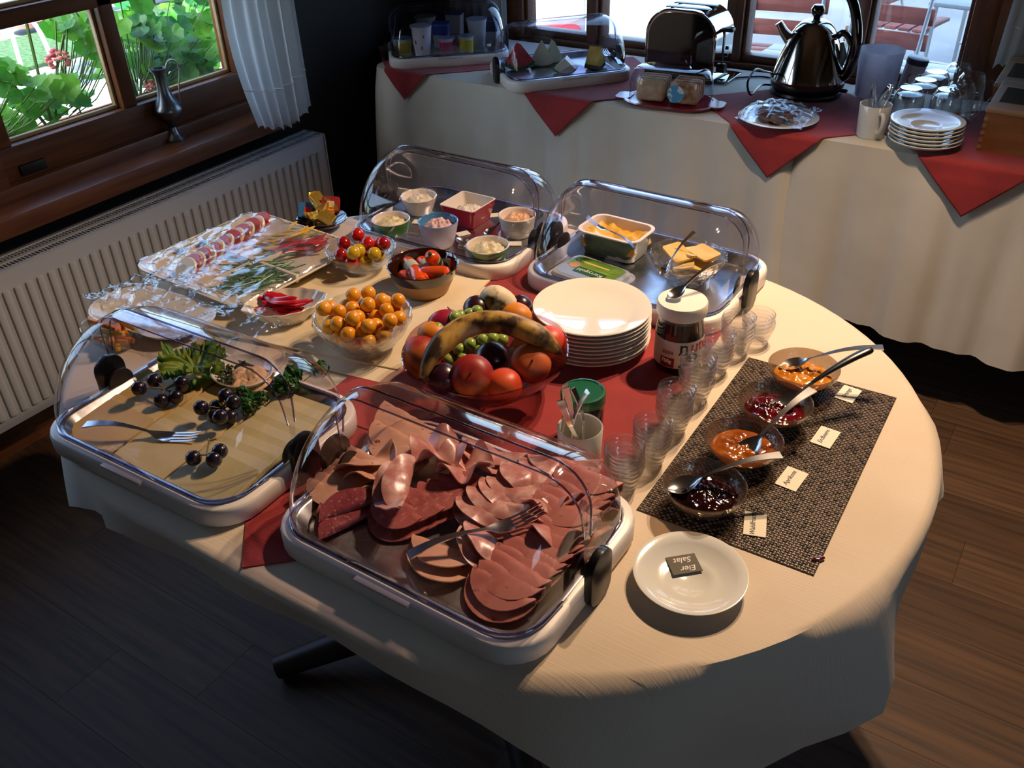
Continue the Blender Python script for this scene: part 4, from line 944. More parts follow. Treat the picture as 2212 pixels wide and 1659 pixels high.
# ------------------------------------------------------------------ bowls of small fruit and sausages
def pile(name, label, group, cat, C, rad, n, r, mats, layers, sq=(1, 1, 1), z0=.012):
    mes = [MB().ball((0, 0, 0), r, 16, sq).mesh(name, m, 180) for m in mats]; pts = []
    for _ in range(n):          # drop each one where it comes to rest lowest
        best = None
        for _t in range(60):
            a = random.uniform(0, 2*PI); d = (rad)*math.sqrt(random.random()); x, y = d*math.cos(a), d*math.sin(a)
            z = z0+r+layers*max(0, d-rad*.55)**2/rad
            for q in pts:
                dd = (x-q.x)**2+(y-q.y)**2; w = 2*r*.97
                if dd < w*w: z = max(z, q.z+math.sqrt(w*w-dd))
            if best is None or z < best.z: best = Vector((x, y, z))
        pts.append(best)
    for i, p in enumerate(pts):
        k = i % len(mes); link(name, mes[k], None, C+p, (random.random()*3, random.random()*3, random.random()*3), label[k], cat, group)
P = Vector((-.198, -.070, TZ+.0085)); t = thing('cut_glass_bowl', 'cut glass bowl holding yellow plums', 'bowl', P)
MB().lathe(bowlp(.050, .091, .072, .0045, curve=1.5), 96, fn=lambda a, k, r, z: 1+.045*abs(math.sin(a*8+z*60))*(.012 < z < .068)).obj('bowl', GLASSB, t)
YPL = mat('yellow_plum', '#d68d12', .32, c2='#dfa02a', scale=9, sss=.25)
pile('yellow_plum', ['small golden yellow plum in the cut glass bowl'], 'yellow plums in the cut glass bowl', 'plum', P, .070, 46, .0142, [YPL], 3)
P = Vector((-.415, .173, TZ+.0085)); t = thing('glass_bowl', 'plain clear glass bowl of cherry tomatoes', 'bowl', P)
MB().lathe(bowlp(.036, .076, .052, .004, curve=1.7), 56).obj('bowl', GLASS, t)
pile('cherry_tomato', ['red cherry tomato in the plain glass bowl', 'yellow cherry tomato in the plain glass bowl', 'dark red cherry tomato in the plain glass bowl'], 'cherry tomatoes in the plain glass bowl', 'tomato', P, .054, 16, .0150,
     [mat('tomato_red', '#b3180f', .18, coat=.4), mat('tomato_yellow', '#bf9a16', .18, coat=.4), mat('tomato_dark', '#8f0f14', .18, coat=.4)], 4)
P = Vector((-.240, .165, TZ+.0085)); t = thing('brown_bowl', 'dark brown glazed bowl with tan base holding mini salamis', 'bowl', P)
BRN = mat('brown_glaze', '#2a120c', .1, coat=1); pr = bowlp(.050, .074, .060, .004, curve=1.15)
MB().lathe(pr[:8], 48).obj('tan_base', mat('tan_stoneware', '#a57f52', .5), t); MB().lathe(pr[7:], 48).obj('glazed_wall', BRN, t)
SKIN = mat('orange_skin', '#cf4a16', .25, c2='#c23e12', scale=10, coat=.3)
def mini(P, rot, band):
    t = thing('mini_salami', 'orange wrapped mini salami with printed band in the brown bowl' if band else 'plain orange wrapped mini salami in the brown bowl', 'sausage', P, rot=rot, group='mini salamis in the brown bowl')
    MB().lathe([(.002, -.037), (.005, -.033), (.0125, -.030), (.0150, -.022), (.0150, .022), (.0125, .030), (.005, .033), (.002, .037)], 20).obj('skin', SKIN, t)
    for z in (-.037, .037): MB().ball((0, 0, z), .0046, 8).obj('end_clip', mat('green_clip', '#1d4a34', .4, .3), t)
    if band:
        MB().lathe([(.0153, -.010), (.0155, -.009), (.0155, .016), (.0153, .017)], 18).obj('printed_band', mat('band_print', '#a7a68c', .5), t)
        MB().lathe([(.0157, -.004), (.0157, .011)], 10, None, -.5, .6).obj('print_block', mat('band_green', '#2f4034', .5), t)
for (x, y, z, rx, ry, rz, bd) in ((-.030, .000, .034, 90, 0, 58, 1), (.006, -.028, .036, 90, 0, 50, 0), (.012, .024, .048, 40, 0, 20, 1), (.034, -.006, .040, 80, 0, 100, 0), (-.012, .030, .028, 90, 0, 70, 1), (.010, -.004, .030, 90, 0, 30, 0), (-.012, -.026, .022, 90, 0, 80, 0)):
    mini(P+Vector((x, y, z+.010)), (R(rx), R(ry), R(rz)), bd)
P = at(697, 490, TZ+.002); t = thing('brown_dish', 'small dark brown dish of foil wrapped portions', 'dish', P); MB().lathe(bowlp(.036, .062, .022, .003, curve=1.2), 44).obj('dish', BRN, t)
GOLD = mat('gold_foil', '#f2bf4e', .28, .8, c2='#ffd777', scale=30, bump=1, bscale=90)
for k, (x, y, z, rx, ry, rz, kd) in enumerate(((-.010, .010, .056, 10, 22, -20, 'r'), (-.036, -.004, .036, 60, 10, 40, 'b'), (.026, .016, .058, 65, 0, 20, 'd'), (.006, -.016, .034, 10, 0, 60, 'g'), (.034, -.012, .036, 35, 25, 0, 'g'), (-.014, -.010, .030, 0, 20, 90, 'g'), (.004, .022, .034, 20, 0, 15, 'g'), (-.030, .022, .034, 40, -20, 70, 'g'), (.016, .004, .050, -25, 30, 110, 'g'))):
    t = thing('butter_portion', {'r': 'gold foil wrapped roll on top of the small brown dish', 'b': 'wrapped portion with blue and red lid in the brown dish', 'd': 'wrapped portion with red and cream lid in the brown dish', 'g': 'gold foil wrapped portion in the small brown dish'}[kd], 'butter portion', P+Vector((x, y, z)), rot=(R(rx), R(ry), R(rz)), group='foil portions in the brown dish')
    if kd == 'r': MB().loft([(.058, .026, .008, -.012), (.062, .030, .009, 0), (.058, .026, .008, .012)], 3).jit(.0022).obj('foil', GOLD, t, smooth=0)
    else:
        MB().loft([(.030, .022, .004, -.008), (.042, .032, .006, .006)], 3).jit(.0022).obj('foil', GOLD, t, smooth=0)
        if kd in 'bd': MB().loft([(.046, .036, .007, .0062), (.046, .036, .007, .0072)], 3).obj('printed_lid', mat('lid_'+kd, '#2f6aa8' if kd == 'b' else '#b02a26', .4), t); MB().box((0, 0, .0076), (.018, .014, .0006)).obj('lid_print', mat('lidp_'+kd, '#c43a3a' if kd == 'b' else '#d9cfae', .4), t)
# ------------------------------------------------------------------ fruit bowl
P = Vector((.075, -.066, TZ+.0048)); t = thing('fruit_bowl', 'large rosy clear fruit bowl on the red cloth', 'bowl', P)
MB().lathe(bowlp(.062, .143, .085, .004, curve=1.5), 72, fn=lambda a, k, r, z: 1+.018*math.cos(a*6)*(z > .07)).obj('bowl', clear('rosy_glass', '#e8d2d2', .08, .04, k=.8, power=2.6), t)
def fruit(name, label, px, py, z, r, m, sq=(1, 1, 1), dimple=0, stem=False, rot=None, cat=None):
    p = at(px, py, TZ+z); t = thing(name, label, cat or name, p, rot=rot)
    MB().ball((0, 0, 0), r, 28, sq, fn=lambda v: 1-dimple*(math.exp(-((1-v.z)*7))+.5*math.exp(-((1+v.z)*9)))).obj('fruit_body', m, t, smooth=180)
    if stem: MB().tube([(0, 0, r*sq[2]*(1-dimple)-.002), (.001, .001, r*sq[2]+.002)], .0018, 5).obj('stem', mat('dark_stem', '#2e2416', .8), t)
    return t
NEC = mat('nectarine_skin', '#8f1e1e', .45, c2='#c8772e', scale=9, detail=4, lo=.45, hi=.62, c3='#5f1016', scale3=16, lo3=.55, hi3=.7)
PEA = mat('peach_skin', '#c9622c', .55, c2='#8f2426', scale=8, detail=4, lo=.42, hi=.6); PLM = mat('plum_skin', '#2a1022', .3, c2='#3d1428', scale=10, coat=.2); APR = mat('apricot_skin', '#d0821c', .5, c2='#c26a18', scale=12); MNG = mat('red_mango', '#a01a34', .3, c2='#5a1a3a', scale=8)
TOW = (R(48), 0, R(30))
for a_ in (('nectarine', 'dark red nectarine facing forward in the fruit bowl', 1020, 812, .085, .036, NEC, (1, 1, .92), .16, True, TOW, 'nectarine'), ('nectarine', 'yellow and red nectarine at the right front of the fruit bowl', 1147, 785, .090, .034, PEA, (1, 1, .92), .16, True, (R(50), 0, R(36)), 'nectarine'),
           ('plum', 'dark purple plum in the middle under the banana', 1062, 775, .080, .030, PLM, (1, 1, 1), 0, False, None, 'plum'), ('plum', 'black plum at the left front of the fruit bowl', 958, 818, .075, .027, PLM, (1, 1, 1), 0, False, None, 'plum'), ('nectarine', 'orange red nectarine low between the two facing ones', 1090, 832, .070, .030, mat('bright_nectarine', '#c23a1e', .45, c2='#d8602c', scale=10), (1, 1, 1), .1, False, None, 'nectarine'),
           ('nectarine', 'red and orange nectarine against the left bowl wall', 912, 768, .068, .036, NEC, (1, 1, 1), .08, False, None, 'nectarine'), ('apricot', 'orange apricot at the left rim of the fruit bowl', 935, 722, .090, .024, APR, (1.15, 1, .95), .04, False, (0, 0, R(30)), 'apricot'),
           ('apricot', 'orange apricot behind the banana near the plates', 1112, 680, .098, .025, APR, (1.25, 1, .9), .04, False, (0, 0, R(10)), 'apricot'), ('mango', 'shiny crimson mango at the back left of the fruit bowl', 962, 697, .098, .026, MNG, (1.25, .95, .9), 0, False, (0, 0, R(50)), 'mango'), ('plum', 'purple plum behind the green grapes', 1030, 668, .105, .025, PLM, (1, 1, 1), 0, False, None, 'plum'),
           ('nectarine', 'bright red nectarine under the right end of the banana', 1186, 738, .078, .029, mat('coral_nectarine', '#cf3d2a', .45, c2='#d96a3a', scale=8), (1, 1, 1), .08, False, None, 'nectarine'), ('plum', 'dark plum at the bottom of the fruit bowl', 1000, 760, .050, .028, PLM, (1, 1, 1), 0, False, None, 'plum'), ('nectarine', 'shaded nectarine deep in the fruit bowl', 1150, 740, .055, .034, NEC, (1, 1, 1), .08, False, None, 'nectarine'), ('plum', 'half hidden plum right of the standing banana', 1125, 662, .085, .022, PLM, (1, 1, 1), 0, False, None, 'plum')):
    fruit(*a_)
GRG = mat('green_grape', '#87a046', .3, c2='#9db45a', scale=10, sss=.3, coat=.2)
bunch('green_grape_bunch', 'green grapes along the left side of the banana', at(985, 700, TZ+.096), [(-.030, -.034, 0), (-.020, -.020, .006), (-.006, -.008, .010), (.006, .006, .014), (.018, .018, .016), (-.014, -.034, .004), (.020, .006, .008), (.028, .026, .020), (.004, -.006, .018)], GRG, .0115)
bunch('green_grape_bunch', 'shaded green grapes in the hollow under the banana', at(1040, 742, TZ+.082), [(-.026, -.030, -.004), (-.012, -.016, .004), (.002, .0, .008), (.016, .012, .008), (.028, .022, .004), (-.014, -.036, -.016), (.006, -.014, -.006), (-.036, -.046, -.02)], GRG, .0115)
BAN = mat('ripe_banana', '#b08a3c', .5, c2='#3a2412', scale=30, detail=6, stretch=(1, 1, 1), lo=.44, hi=.58, c3='#d6c8a0', scale3=9, lo3=.6, hi3=.7); BAN2 = mat('spotted_pale_banana', '#cfc0a0', .55, c2='#33241a', scale=24, detail=5, lo=.52, hi=.6, c3='#8a6a3a', scale3=14, lo3=.6, hi3=.66)
def banana(label, pts, r, m):
    n = 25; P_ = []; Rr = []
    def cat_(t):
        k = min(int(t*(len(pts)-1)), len(pts)-2); u = t*(len(pts)-1)-k; p = [Vector(pts[max(0, min(len(pts)-1, k+i))]) for i in (-1, 0, 1, 2)]
        return .5*((2*p[1])+(-p[0]+p[2])*u+(2*p[0]-5*p[1]+4*p[2]-p[3])*u*u+(-p[0]+3*p[1]-3*p[2]+p[3])*u**3)
    for i in range(n): t_ = i/(n-1); P_.append(cat_(t_)); Rr.append(r*min(1, .30+2.6*t_ if t_ < .27 else 1, .22+4.5*(1-t_)))
    t = thing('banana', label, 'banana', P_[n//2]); o = P_[n//2]
    MB().tube([p-o for p in P_], Rr, 7).obj('peel', m, t, smooth=180); MB().tube([P_[0]-o, P_[0]-o+(P_[0]-P_[1]).normalized()*.012], [Rr[0], Rr[0]*.8], 7).obj('stalk_end', mat('dark_stem', '#2e2416', .8), t); return t
banana('ripe brown streaked banana arching over the front of the fruit bowl', [at(914, 818, TZ+.085), at(938, 762, TZ+.118), at(1000, 708, TZ+.140), at(1075, 695, TZ+.148), at(1155, 722, TZ+.136), at(1213, 765, TZ+.100)], .0195, BAN)
banana('pale spotted banana tip standing up at the back of the fruit bowl', [at(1062, 720, TZ+.05), at(1058, 690, TZ+.080), at(1056, 655, TZ+.112), at(1068, 640, TZ+.126), at(1092, 655, TZ+.112), at(1100, 680, TZ+.09)], .021, BAN2)

# ------------------------------------------------------------------ plates, jars, mug
PP = Vector((.158, .157, TZ+.0048)); PMp = MB().lathe([(0, 0), (.060, 0), (.062, .003), (.078, .007), (.106, .0165), (.1087, .019), (.1075, .0205), (.080, .0125), (.070, .0075), (0, .0065)], 64).mesh('plate', PORC, 60)
for k in range(9):
    o = link('plate', PMp, None, PP+Vector((random.uniform(-.001, .001), random.uniform(-.001, .001), .0078*k)), (0, 0, random.random()))
    tag(o, 'white dinner plate topping the stack beside the chocolate spread jar' if k == 8 else 'white plate, %s from the bottom of the stack beside the spread jar' % ORD[k], 'plate', 'stack of white plates')
JP = Vector((.324, .176, TZ+.0048)); t = thing('spread_jar', 'chocolate hazelnut spread jar with white lid and printed label', 'jar', JP, R(26))
rr = .0425
MB().lathe([(0, 0), (rr*.9, 0), (rr, .006), (rr, .075), (rr*.97, .085), (rr*.90, .100), (rr*.88, .112)], 48).obj('glass_body', clear('jar_glass', '#efe9e4', .08, .02, k=.8, power=3), t)
MB().lathe([(0, .003), (rr*.88, .003), (rr*.955, .008), (rr*.955, .070), (rr*.93, .084), (rr*.86, .098), (0, .092)], 48).obj('spread', mat('hazelnut_cream', '#24100a', .35, c2='#4a2416', scale=16, lo=.5, hi=.7), t)
MB().lathe([(rr*.955, .106), (rr*1.0, .107), (rr*1.03, .110), (rr*1.03, .128), (rr*.99, .131), (0, .132)], 48).obj('lid', mat('lid_white', '#e9e0d0', .4), t)
MB().lathe([(rr+.0003, .016), (rr+.0005, .017), (rr+.0005, .068), (rr+.0003, .069)], 48, None, R(170), R(400)).obj('label', mat('label_paper', '#d8cec4', .5), t)
MB().lathe([(rr+.0007, .017), (rr+.0007, .036)], 16, None, R(222), R(258)).obj('label_red_box', mat('label_maroon', '#7d1420', .5), t)
def wrap(body, size, m, ang, z, shear=0): link('label_text', textmesh(body, size, m, bend=rr+.0009, extrude=.0001, align='LEFT', font_scale=.0005), t, (0, 0, z), (0, 0, R(ang)))
wrap('n', .034, mat('ink_black', '#0c0c0c', .5), -2, .058); wrap('utella', .034, mat('ink_red', '#c8202a', .5), 24, .058)
wrap('750g', .010, mat('print_white', '#e8ecdf', .5), -44, .029); wrap('Ferrero', .005, mat('ink_black', '#0c0c0c', .5), -2, .0455)
for k in range(12): MB().lathe([(rr+.0007, .043), (rr+.0007, .050)], 2, None, R(226+k*2.4), R(226+k*2.4+(1.4 if k % 3 else .7))).obj('barcode_bar', mat('print_brown', '#3b2a20', .5), t)
def blob(a, z, w, h, m, nm, q=0):
    V = [((rr+.0009+q)*math.cos(R(a)+w*math.cos(s_)/rr), (rr+.0009+q)*math.sin(R(a)+w*math.cos(s_)/rr), z+h*math.sin(s_)) for s_ in [2*PI*i/20 for i in range(20)]]; MB().add(V, [tuple(range(20))]).obj(nm, m, t, smooth=0)
blob(305, .030, .020, .008, mat('bread_tan', '#c08a3e', .5), 'label_bread'); blob(300, .037, .012, .008, mat('choc_print', '#4a2a18', .5), 'label_chocolate', .0002); blob(284, .024, .005, .005, mat('nut_brown', '#7d4a1e', .5), 'label_hazelnut', .0003); blob(277, .020, .006, .005, mat('choc_print', '#4a2a18', .5), 'label_hazelnut', .0004)
cutlery('teaspoon', 'teaspoon resting on the white jar lid', at(1462, 633, JP.z+.1415), at(1560, 575, JP.z+.165))
JG = Vector((.283, -.100, TZ+.0048)); t = thing('green_lid_jar', 'dark preserve jar with green metal lid beside the mug', 'jar', JG)
MB().lathe([(0, 0), (.031, 0), (.0335, .004), (.0335, .066), (.031, .074)], 44).obj('glass_body', mat('dark_preserve', '#120709', .1, coat=1), t)
MB().lathe([(.0325, .072), (.0345, .072), (.0355, .075), (.0355, .087), (.0345, .090), (.031, .0905), (.0300, .0890), (0, .0890)], 44).obj('lid', mat('green_lacquer', '#0e5a3a', .3, coat=.4), t)
MB().lathe([(.0335, .0715), (.0357, .073), (.0335, .0745)], 44).obj('gold_rim', mat('gold_trim', '#8a7a3a', .3, 1), t)
MG = Vector((.317, -.170, TZ+.0048)); GRYP = mat('grey_white_mug', '#cfcabd', .3, coat=.3)
t = thing('cutlery_mug', 'pale grey mug of teaspoons in front of the green lidded jar', 'mug', MG)
MB().lathe([(0, 0), (.030, 0), (.032, .003), (.0345, .078), (.0335, .0795), (.0318, .078), (.029, .008), (0, .007)], 44).obj('cup', GRYP, t)
for k, (ax, ay, bx_, by_, h) in enumerate(((.012, -.010, -.030, .012, .135), (.010, -.004, -.026, .002, .122), (.004, -.012, -.020, -.004, .112), (.0, .004, -.022, .014, .118), (-.012, -.006, .010, .016, .128), (.008, .006, -.016, -.010, .108))):
    cutlery('teaspoon', 'steel teaspoon standing handle up in the pale grey mug', MG+Vector((ax, ay, .030)), MG+Vector((bx_, by_, h)), 'teaspoons in the pale grey mug', up=(math.cos(k), math.sin(k), .3))
# small stacked glass dishes
GD = clear('small_dish_glass', '#ffffff', .09, .05, k=.85, power=2.0, haze=.022)
gm = MB().lathe([(0, 0), (.020, 0), (.0215, .002), (.0225, .006), (.0215, .008), (.0245, .012), (.026, .020), (.0255, .022), (.0285, .025), (.0305, .033), (.0300, .0345), (.0290, .0335)], 40).mesh('glass_dish', GD, 50)
for i, (x, y, n) in enumerate(((.391, -.168, 6), (.402, -.095, 6), (.398, -.003, 7), (.392, .098, 7), (.388, .198, 6), (.396, .272, 6), (.416, .326, 4))):
    nb = ('beside the ham display', 'beside the forest fruit jam', 'beside the apricot jam', 'beside the strawberry jam', 'between the spread jar and the placemat', 'at the rear placemat corner', 'behind the others near the butter display')[i]
    for k in range(n):
        lbl = 'topmost small glass dish of the stack '+nb if k == n-1 else 'small ridged glass dish nested in the stack '+nb
        link('glass_dish', gm, None, Vector((x+random.uniform(-.0012, .0012), y+random.uniform(-.0012, .0012), TZ+.0035+.0078*k)), (0, 0, random.random()), lbl, 'glass dish', 'glass dishes stacked '+nb)
# woven placemat
MX0, MX1, MY0, MY1 = .428, .690, -.207, .270
t = thing('woven_placemat', 'brown woven placemat under the jam bowls', 'placemat', ((MX0+MX1)/2, (MY0+MY1)/2, TZ), R(1))
wx, wy = MX1-MX0, MY1-MY0; MB().box((0, 0, .0008), (wx-.003, wy-.003, .0010)).obj('backing', mat('mat_backing', '#241a13', .8), t, smooth=0)
M1, M2, M3 = mat('strand_taupe', '#8a7664', .45), mat('strand_brown', '#4b392b', .45), mat('strand_dark', '#31251c', .5)
b = MB(); px_ = .0046; nx, ny = int(wx/px_), int(wy/px_)
for i in range(nx):
    for k in range(ny):
        over = (i+k) % 2; x, y = (i+.5-nx/2)*px_, (k+.5-ny/2)*px_; a_, c_ = (px_*.62, px_*.36) if over else (px_*.36, px_*.62); h = .0026 if over else .0021; b.cur = (0 if over else 1) if random.random() < .75 else 2
        b.add([(x-a_, y-c_, .001), (x+a_, y-c_, .001), (x+a_, y+c_, .001), (x-a_, y+c_, .001), (x-a_*.5, y-c_*.55, h), (x+a_*.5, y-c_*.55, h), (x+a_*.5, y+c_*.55, h), (x-a_*.5, y+c_*.55, h)], [(4, 5, 6, 7), (0, 1, 5, 4), (1, 2, 6, 5), (2, 3, 7, 6), (3, 0, 4, 7)])
o = b.obj('weave', [M1, M2, M3], t, smooth=0); o['kind'] = 'stuff'
# jam bowls with spoons
JB = [(.515, -.158, 'dark forest fruit jam', mat('dark_jam', '#120306', .08, c2='#220508', scale=30, bump=1, bscale=55, coat=.6), 'waldfrucht'), (.523, -.028, 'orange apricot jam', mat('apricot_jam', '#8a4410', .14, c2='#9c5618', scale=14, bump=.8, bscale=50, sss=.2, coat=.5), 'aprikose'), (.530, .092, 'deep red strawberry jam', mat('strawberry_jam', '#35060a', .1, c2='#5a0c12', scale=40, bump=1, bscale=60, coat=.6), 'erdbeere'), (.537, .214, 'golden orange marmalade', mat('orange_jam', '#b06a12', .12, c2='#c8862a', scale=30, bump=1, bscale=55, sss=.2, coat=.5), 'orange')]
bm_ = MB().lathe(bowlp(.026, .0595, .046, .0026, curve=1.75), 56).mesh('bowl', GLASSH, 60)
for (x, y, nm, m, _n) in JB:
    p = Vector((x, y, TZ+.0026)); t = thing('jam_bowl', 'hammered glass bowl holding the '+nm, 'bowl', p); link('bowl', bm_, t)
    b = heap(.0475, .007, m, x*40, amp=.55, fr=1.7, n=44, k=14); b.lathe([(.0475, .0), (.040, -.010), (.022, -.020), (0, -.020)], 44); tag(b.obj('jam', m, loc=p+Vector((0, 0, .0265)), smooth=80), nm+' filling its glass bowl', 'jam')
ZJ = TZ+.040
cutlery('spoon', 'jam stained spoon resting in the forest fruit jam', at(1478, 1047, ZJ), at(1655, 1002, ZJ+.022)); cutlery('spoon', 'bright steel spoon in the apricot jam', at(1618, 968, ZJ), at(1735, 868, ZJ+.035)); cutlery('spoon', 'steel spoon lying in the orange marmalade', at(1715, 786, ZJ), at(1868, 766, ZJ+.030))
t = thing('handled_spoon', 'spoon with black plastic handle in the strawberry jam', 'spoon'); sb = MB(); strip(sb, [(-.026+.052*k/10, max(.0022, .018*math.sin(PI*min(.985, max(.03, (k/10)**.85)))**.75), .006*(k/10)**2, .007*math.sin(PI*min(.985, max(.03, k/10))), .0012) for k in range(11)]+[(.032, .003, .008, 0, .002), (.06, .003, .016, 0, .002)])
sb.obj('spoon_bowl', CUTL, t, smooth=60); MB().tube([(.055, 0, .015), (.09, 0, .022), (.13, 0, .026), (.165, 0, .026), (.172, 0, .026)], [.003, .0055, .0075, .0085, .005], 12, flat=.6).obj('handle', BLACKP, t); aim(t, at(1692, 872, ZJ), at(1800, 820, ZJ+.020))
# jam cards
for s_, px, py, rz, w, h in (('Waldfrucht', 1631, 1133, 108, .049, .031), ('Aprikose', 1710, 1035, 86, .050, .033), ('Erdbeere', 1783, 945, 87, .051, .032), ('Orange', 1832, 852, 85, .046, .031)):
    tall = s_ == 'Waldfrucht'
    card('jam_card', 'white card handwritten '+s_+' on the placemat', at(px, py, TZ+.0026), R(rz), w, h, [(s_, 0, .003, 0)], INK if s_ != 'Erdbeere' else mat('blue_ink', '#1c2a6a', .6), size=.0105)
o = MB().ball((0, 0, 0), .004, 10, (2.6, 1, .45)).obj('jam_drip', mat('strawberry_jam', '#35060a', .1), loc=at(1768, 1207, TZ+.003), rot=(0, 0, R(45))); tag(o, 'small drip of red jam at the placemat corner', 'jam drip')
# saucer with the egg salad card
SP = Vector((.557, -.300, TZ)); t = thing('saucer', 'single white saucer in front of the placemat', 'saucer', SP)
MB().lathe([(0, .003), (.022, .003), (.023, .0), (.030, .0), (.036, .004), (.060, .013), (.0745, .0205), (.0752, .0222), (.0735, .0228), (.060, .0155), (.046, .0082), (.036, .0066), (.0255, .0062), (.0245, .0054), (0, .0052)], 64).obj('dish', PORCG, t, smooth=60)
card('egg_salad_card', 'grey slate card with white writing Eier Salat in the saucer', Vector((.540, -.280, SP.z+.0078)), R(223.7), .041, .033, [('Eier', -.004, .0085, 0), ('Salat', -.001, -.0075, 0)], mat('chalk', '#e8e4da', .7), mat('slate_card', '#57524a', .7), size=.0135, shear=.3)
# ------------------------------------------------------------------ back tables with hanging cloths
YE = 1.44
def back_table(label, clabel, xa, xb, seed, round_left, m):
    t = thing('buffet_table', label, 'table', ((xa+xb)/2, 1.72, 0)); w = xb-xa
    MB().box((0, .0, BZ-.022), (w-.02, .53, .035), .004).obj('table_top', DARKW, t)
    for sx in (-1, 1):
        for sy in (-1, 1): MB().box((sx*(w/2-.08), sy*.22, (BZ-.04)/2), (.06, .06, BZ-.04), .006).obj('leg', DARKW, t)
    n = 90; path = []
    # outline of the edge: left side, rounded front corner, front, right side
    path.append((xa, 2.0, -1, 0)); 
    for k in range(12): path.append((xa, 2.0-(2.0-YE-.06)*(k+1)/12, -1, 0))
    for k in range(1, 8): a = PI+PI/2*k/8; path.append((xa+.06+.06*math.cos(a), YE+.06+.06*math.sin(a), math.cos(a), math.sin(a)))
    for k in range(n+1): path.append((xa+.06+(w-.12)*k/n, YE, 0, -1))
    for k in range(1, 8): a = 1.5*PI+PI/2*k/8; path.append((xb-.06+.06*math.cos(a), YE+.06+.06*math.sin(a), math.cos(a), math.sin(a)))
    for k in range(13): path.append((xb, YE+.06+(2.0-YE-.06)*k/12, 1, 0))
    N_ = len(path); rows = 14; V = []; s = 0; prev = None; arc = []
    for p in path: s += 0 if prev is None else math.hypot(p[0]-prev[0], p[1]-prev[1]); arc.append(s); prev = p
    hem = .225
    for k in range(rows+2):
        for i, (x, y, nx, ny) in enumerate(path):
            if k == 0: V.append((x-nx*.012, y-ny*.012, BZ)); continue
            f = (k-1)/rows; u = arc[i]
            fold = .014*math.sin(u*19+seed)+.010*math.sin(u*43+seed*2)+.005*math.sin(u*87)
            cor = math.exp(-((abs(nx*ny)-.5)/.25)**2)*.05
            d = .002+.008*min(1, f*6)+(fold+.012+cor)*f**.9 if nx*ny == 0 or True else 0
            V.append((x+nx*d, y+ny*d, BZ-.004-(BZ-hem+.012*math.sin(u*7))*f if k > 1 else BZ-.002))
    b = MB(); b.add(V, [tuple(range(N_))]+[(k*N_+i, k*N_+i+1, (k+1)*N_+i+1, (k+1)*N_+i) for k in range(rows+1) for i in range(N_-1)])
    tag(b.obj('tablecloth', m, smooth=60), clabel, 'tablecloth')
back_table('long buffet table under the window, left half', 'pale cloth hanging from the buffet table by the dark corner', -1.47, .118, 0, True, LINEN3)
back_table('long buffet table under the window, right half', 'pale cloth hanging from the buffet table under the kettle and tea boxes', .122, 1.75, 3, False, LINEN3)
def diamond(label, xc, h, yc, z):
    t = MB(); n = 84
    def fn(u, v):
        x = (u-v)*h; y = (u+v-1)*h; X, Y = xc+x, yc+y; wv = .0012*nz((X*9, Y*9, 3)); 
        if Y >= YE+.002: return (X, Y, z+abs(wv)+.002*math.exp(-(Y-YE)/.03))
        d = YE+.002-Y; k_ = min(1, d/.012); return (X, YE+.002-.021*k_-.008*min(1, d/.06), z+.002-.005*k_*k_-max(0, d-.010))
    t.grid(n, n, fn); o = t.obj('red_napkin', REDC, smooth=60); me = o.data
    bm = bmesh.new(); bm.from_mesh(me); bmesh.ops.solidify(bm, geom=bm.faces[:], thickness=.0014); bm.to_mesh(me); bm.free()
    return tag(o, label, 'napkin', 'red napkins along the buffet tables')
hh = .335
for k, (xc, lb, hang) in enumerate(((-1.30, 'red napkin under the yogurt display in the dark corner', .10), (-.665, 'red napkin hanging in a point under the melon display', .135), (.062, 'red napkin hanging in a point under the kettle and wrapped plate', .140), (.60, 'red napkin hanging in a point under the tea boxes', .150))):
    diamond(lb, xc, hh, YE-hang+hh, BZ+.0018+.0016*(k % 2))
# ------------------------------------------------------------------ yogurt pots
def pot(label, P, r0, r1, h, cb, cl_, cband=None, sq=False, dots=None):
    t = thing('yogurt_pot', label, 'yogurt', P, R(random.uniform(0, 40)), 'yogurt pots in the display')
    mb = mat('pot_'+cb[1:], cb, .35)
    if sq: MB().loft([(r0*1.8, r0*1.8, .006, 0), (r1*1.9, r1*1.9, .008, h)]).obj('cup', mb, t)
    else: MB().lathe([(0, 0), (r0, 0), (r0*1.03, .003), (r1, h*.94), (r1*1.08, h*.95), (r1*1.08, h), (0, h)], 28).obj('cup', mb, t)
    if cband and not sq: MB().lathe([(r0*1.04+(r1-r0)*.1, h*.12), (r1*.99, h*.8)], 28, None, 0, 2*PI).obj('sleeve', mat('sleeve_'+cband[1:], cband, .4), t)
    if cband and sq: MB().loft([(r1*1.82, r1*1.82, .008, h*.55), (r1*1.92, r1*1.92, .008, h*.98)], cap0=False, cap1=False).obj('sleeve', mat('sleeve_'+cband[1:], cband, .4), t)
    if dots:
        for a, z in ((-60, .3), (-45, .7), (-100, .5)): MB().ball((r0*1.15*math.cos(R(a)), r0*1.15*math.sin(R(a)), h*z), .008, 8, (.5, .5, 1)).obj('fruit_print', mat('fruit_'+dots[1:], dots, .5), t)
    (MB().lathe([(0, h), (r1*1.12, h), (r1*1.12, h+.0012), (0, h+.0012)], 28) if not sq else MB().loft([(r1*2.05, r1*2.05, .01, h), (r1*2.05, r1*2.05, .01, h+.0012)])).obj('foil_lid', mat('foil_'+cl_[1:], cl_, .3, .5), t)
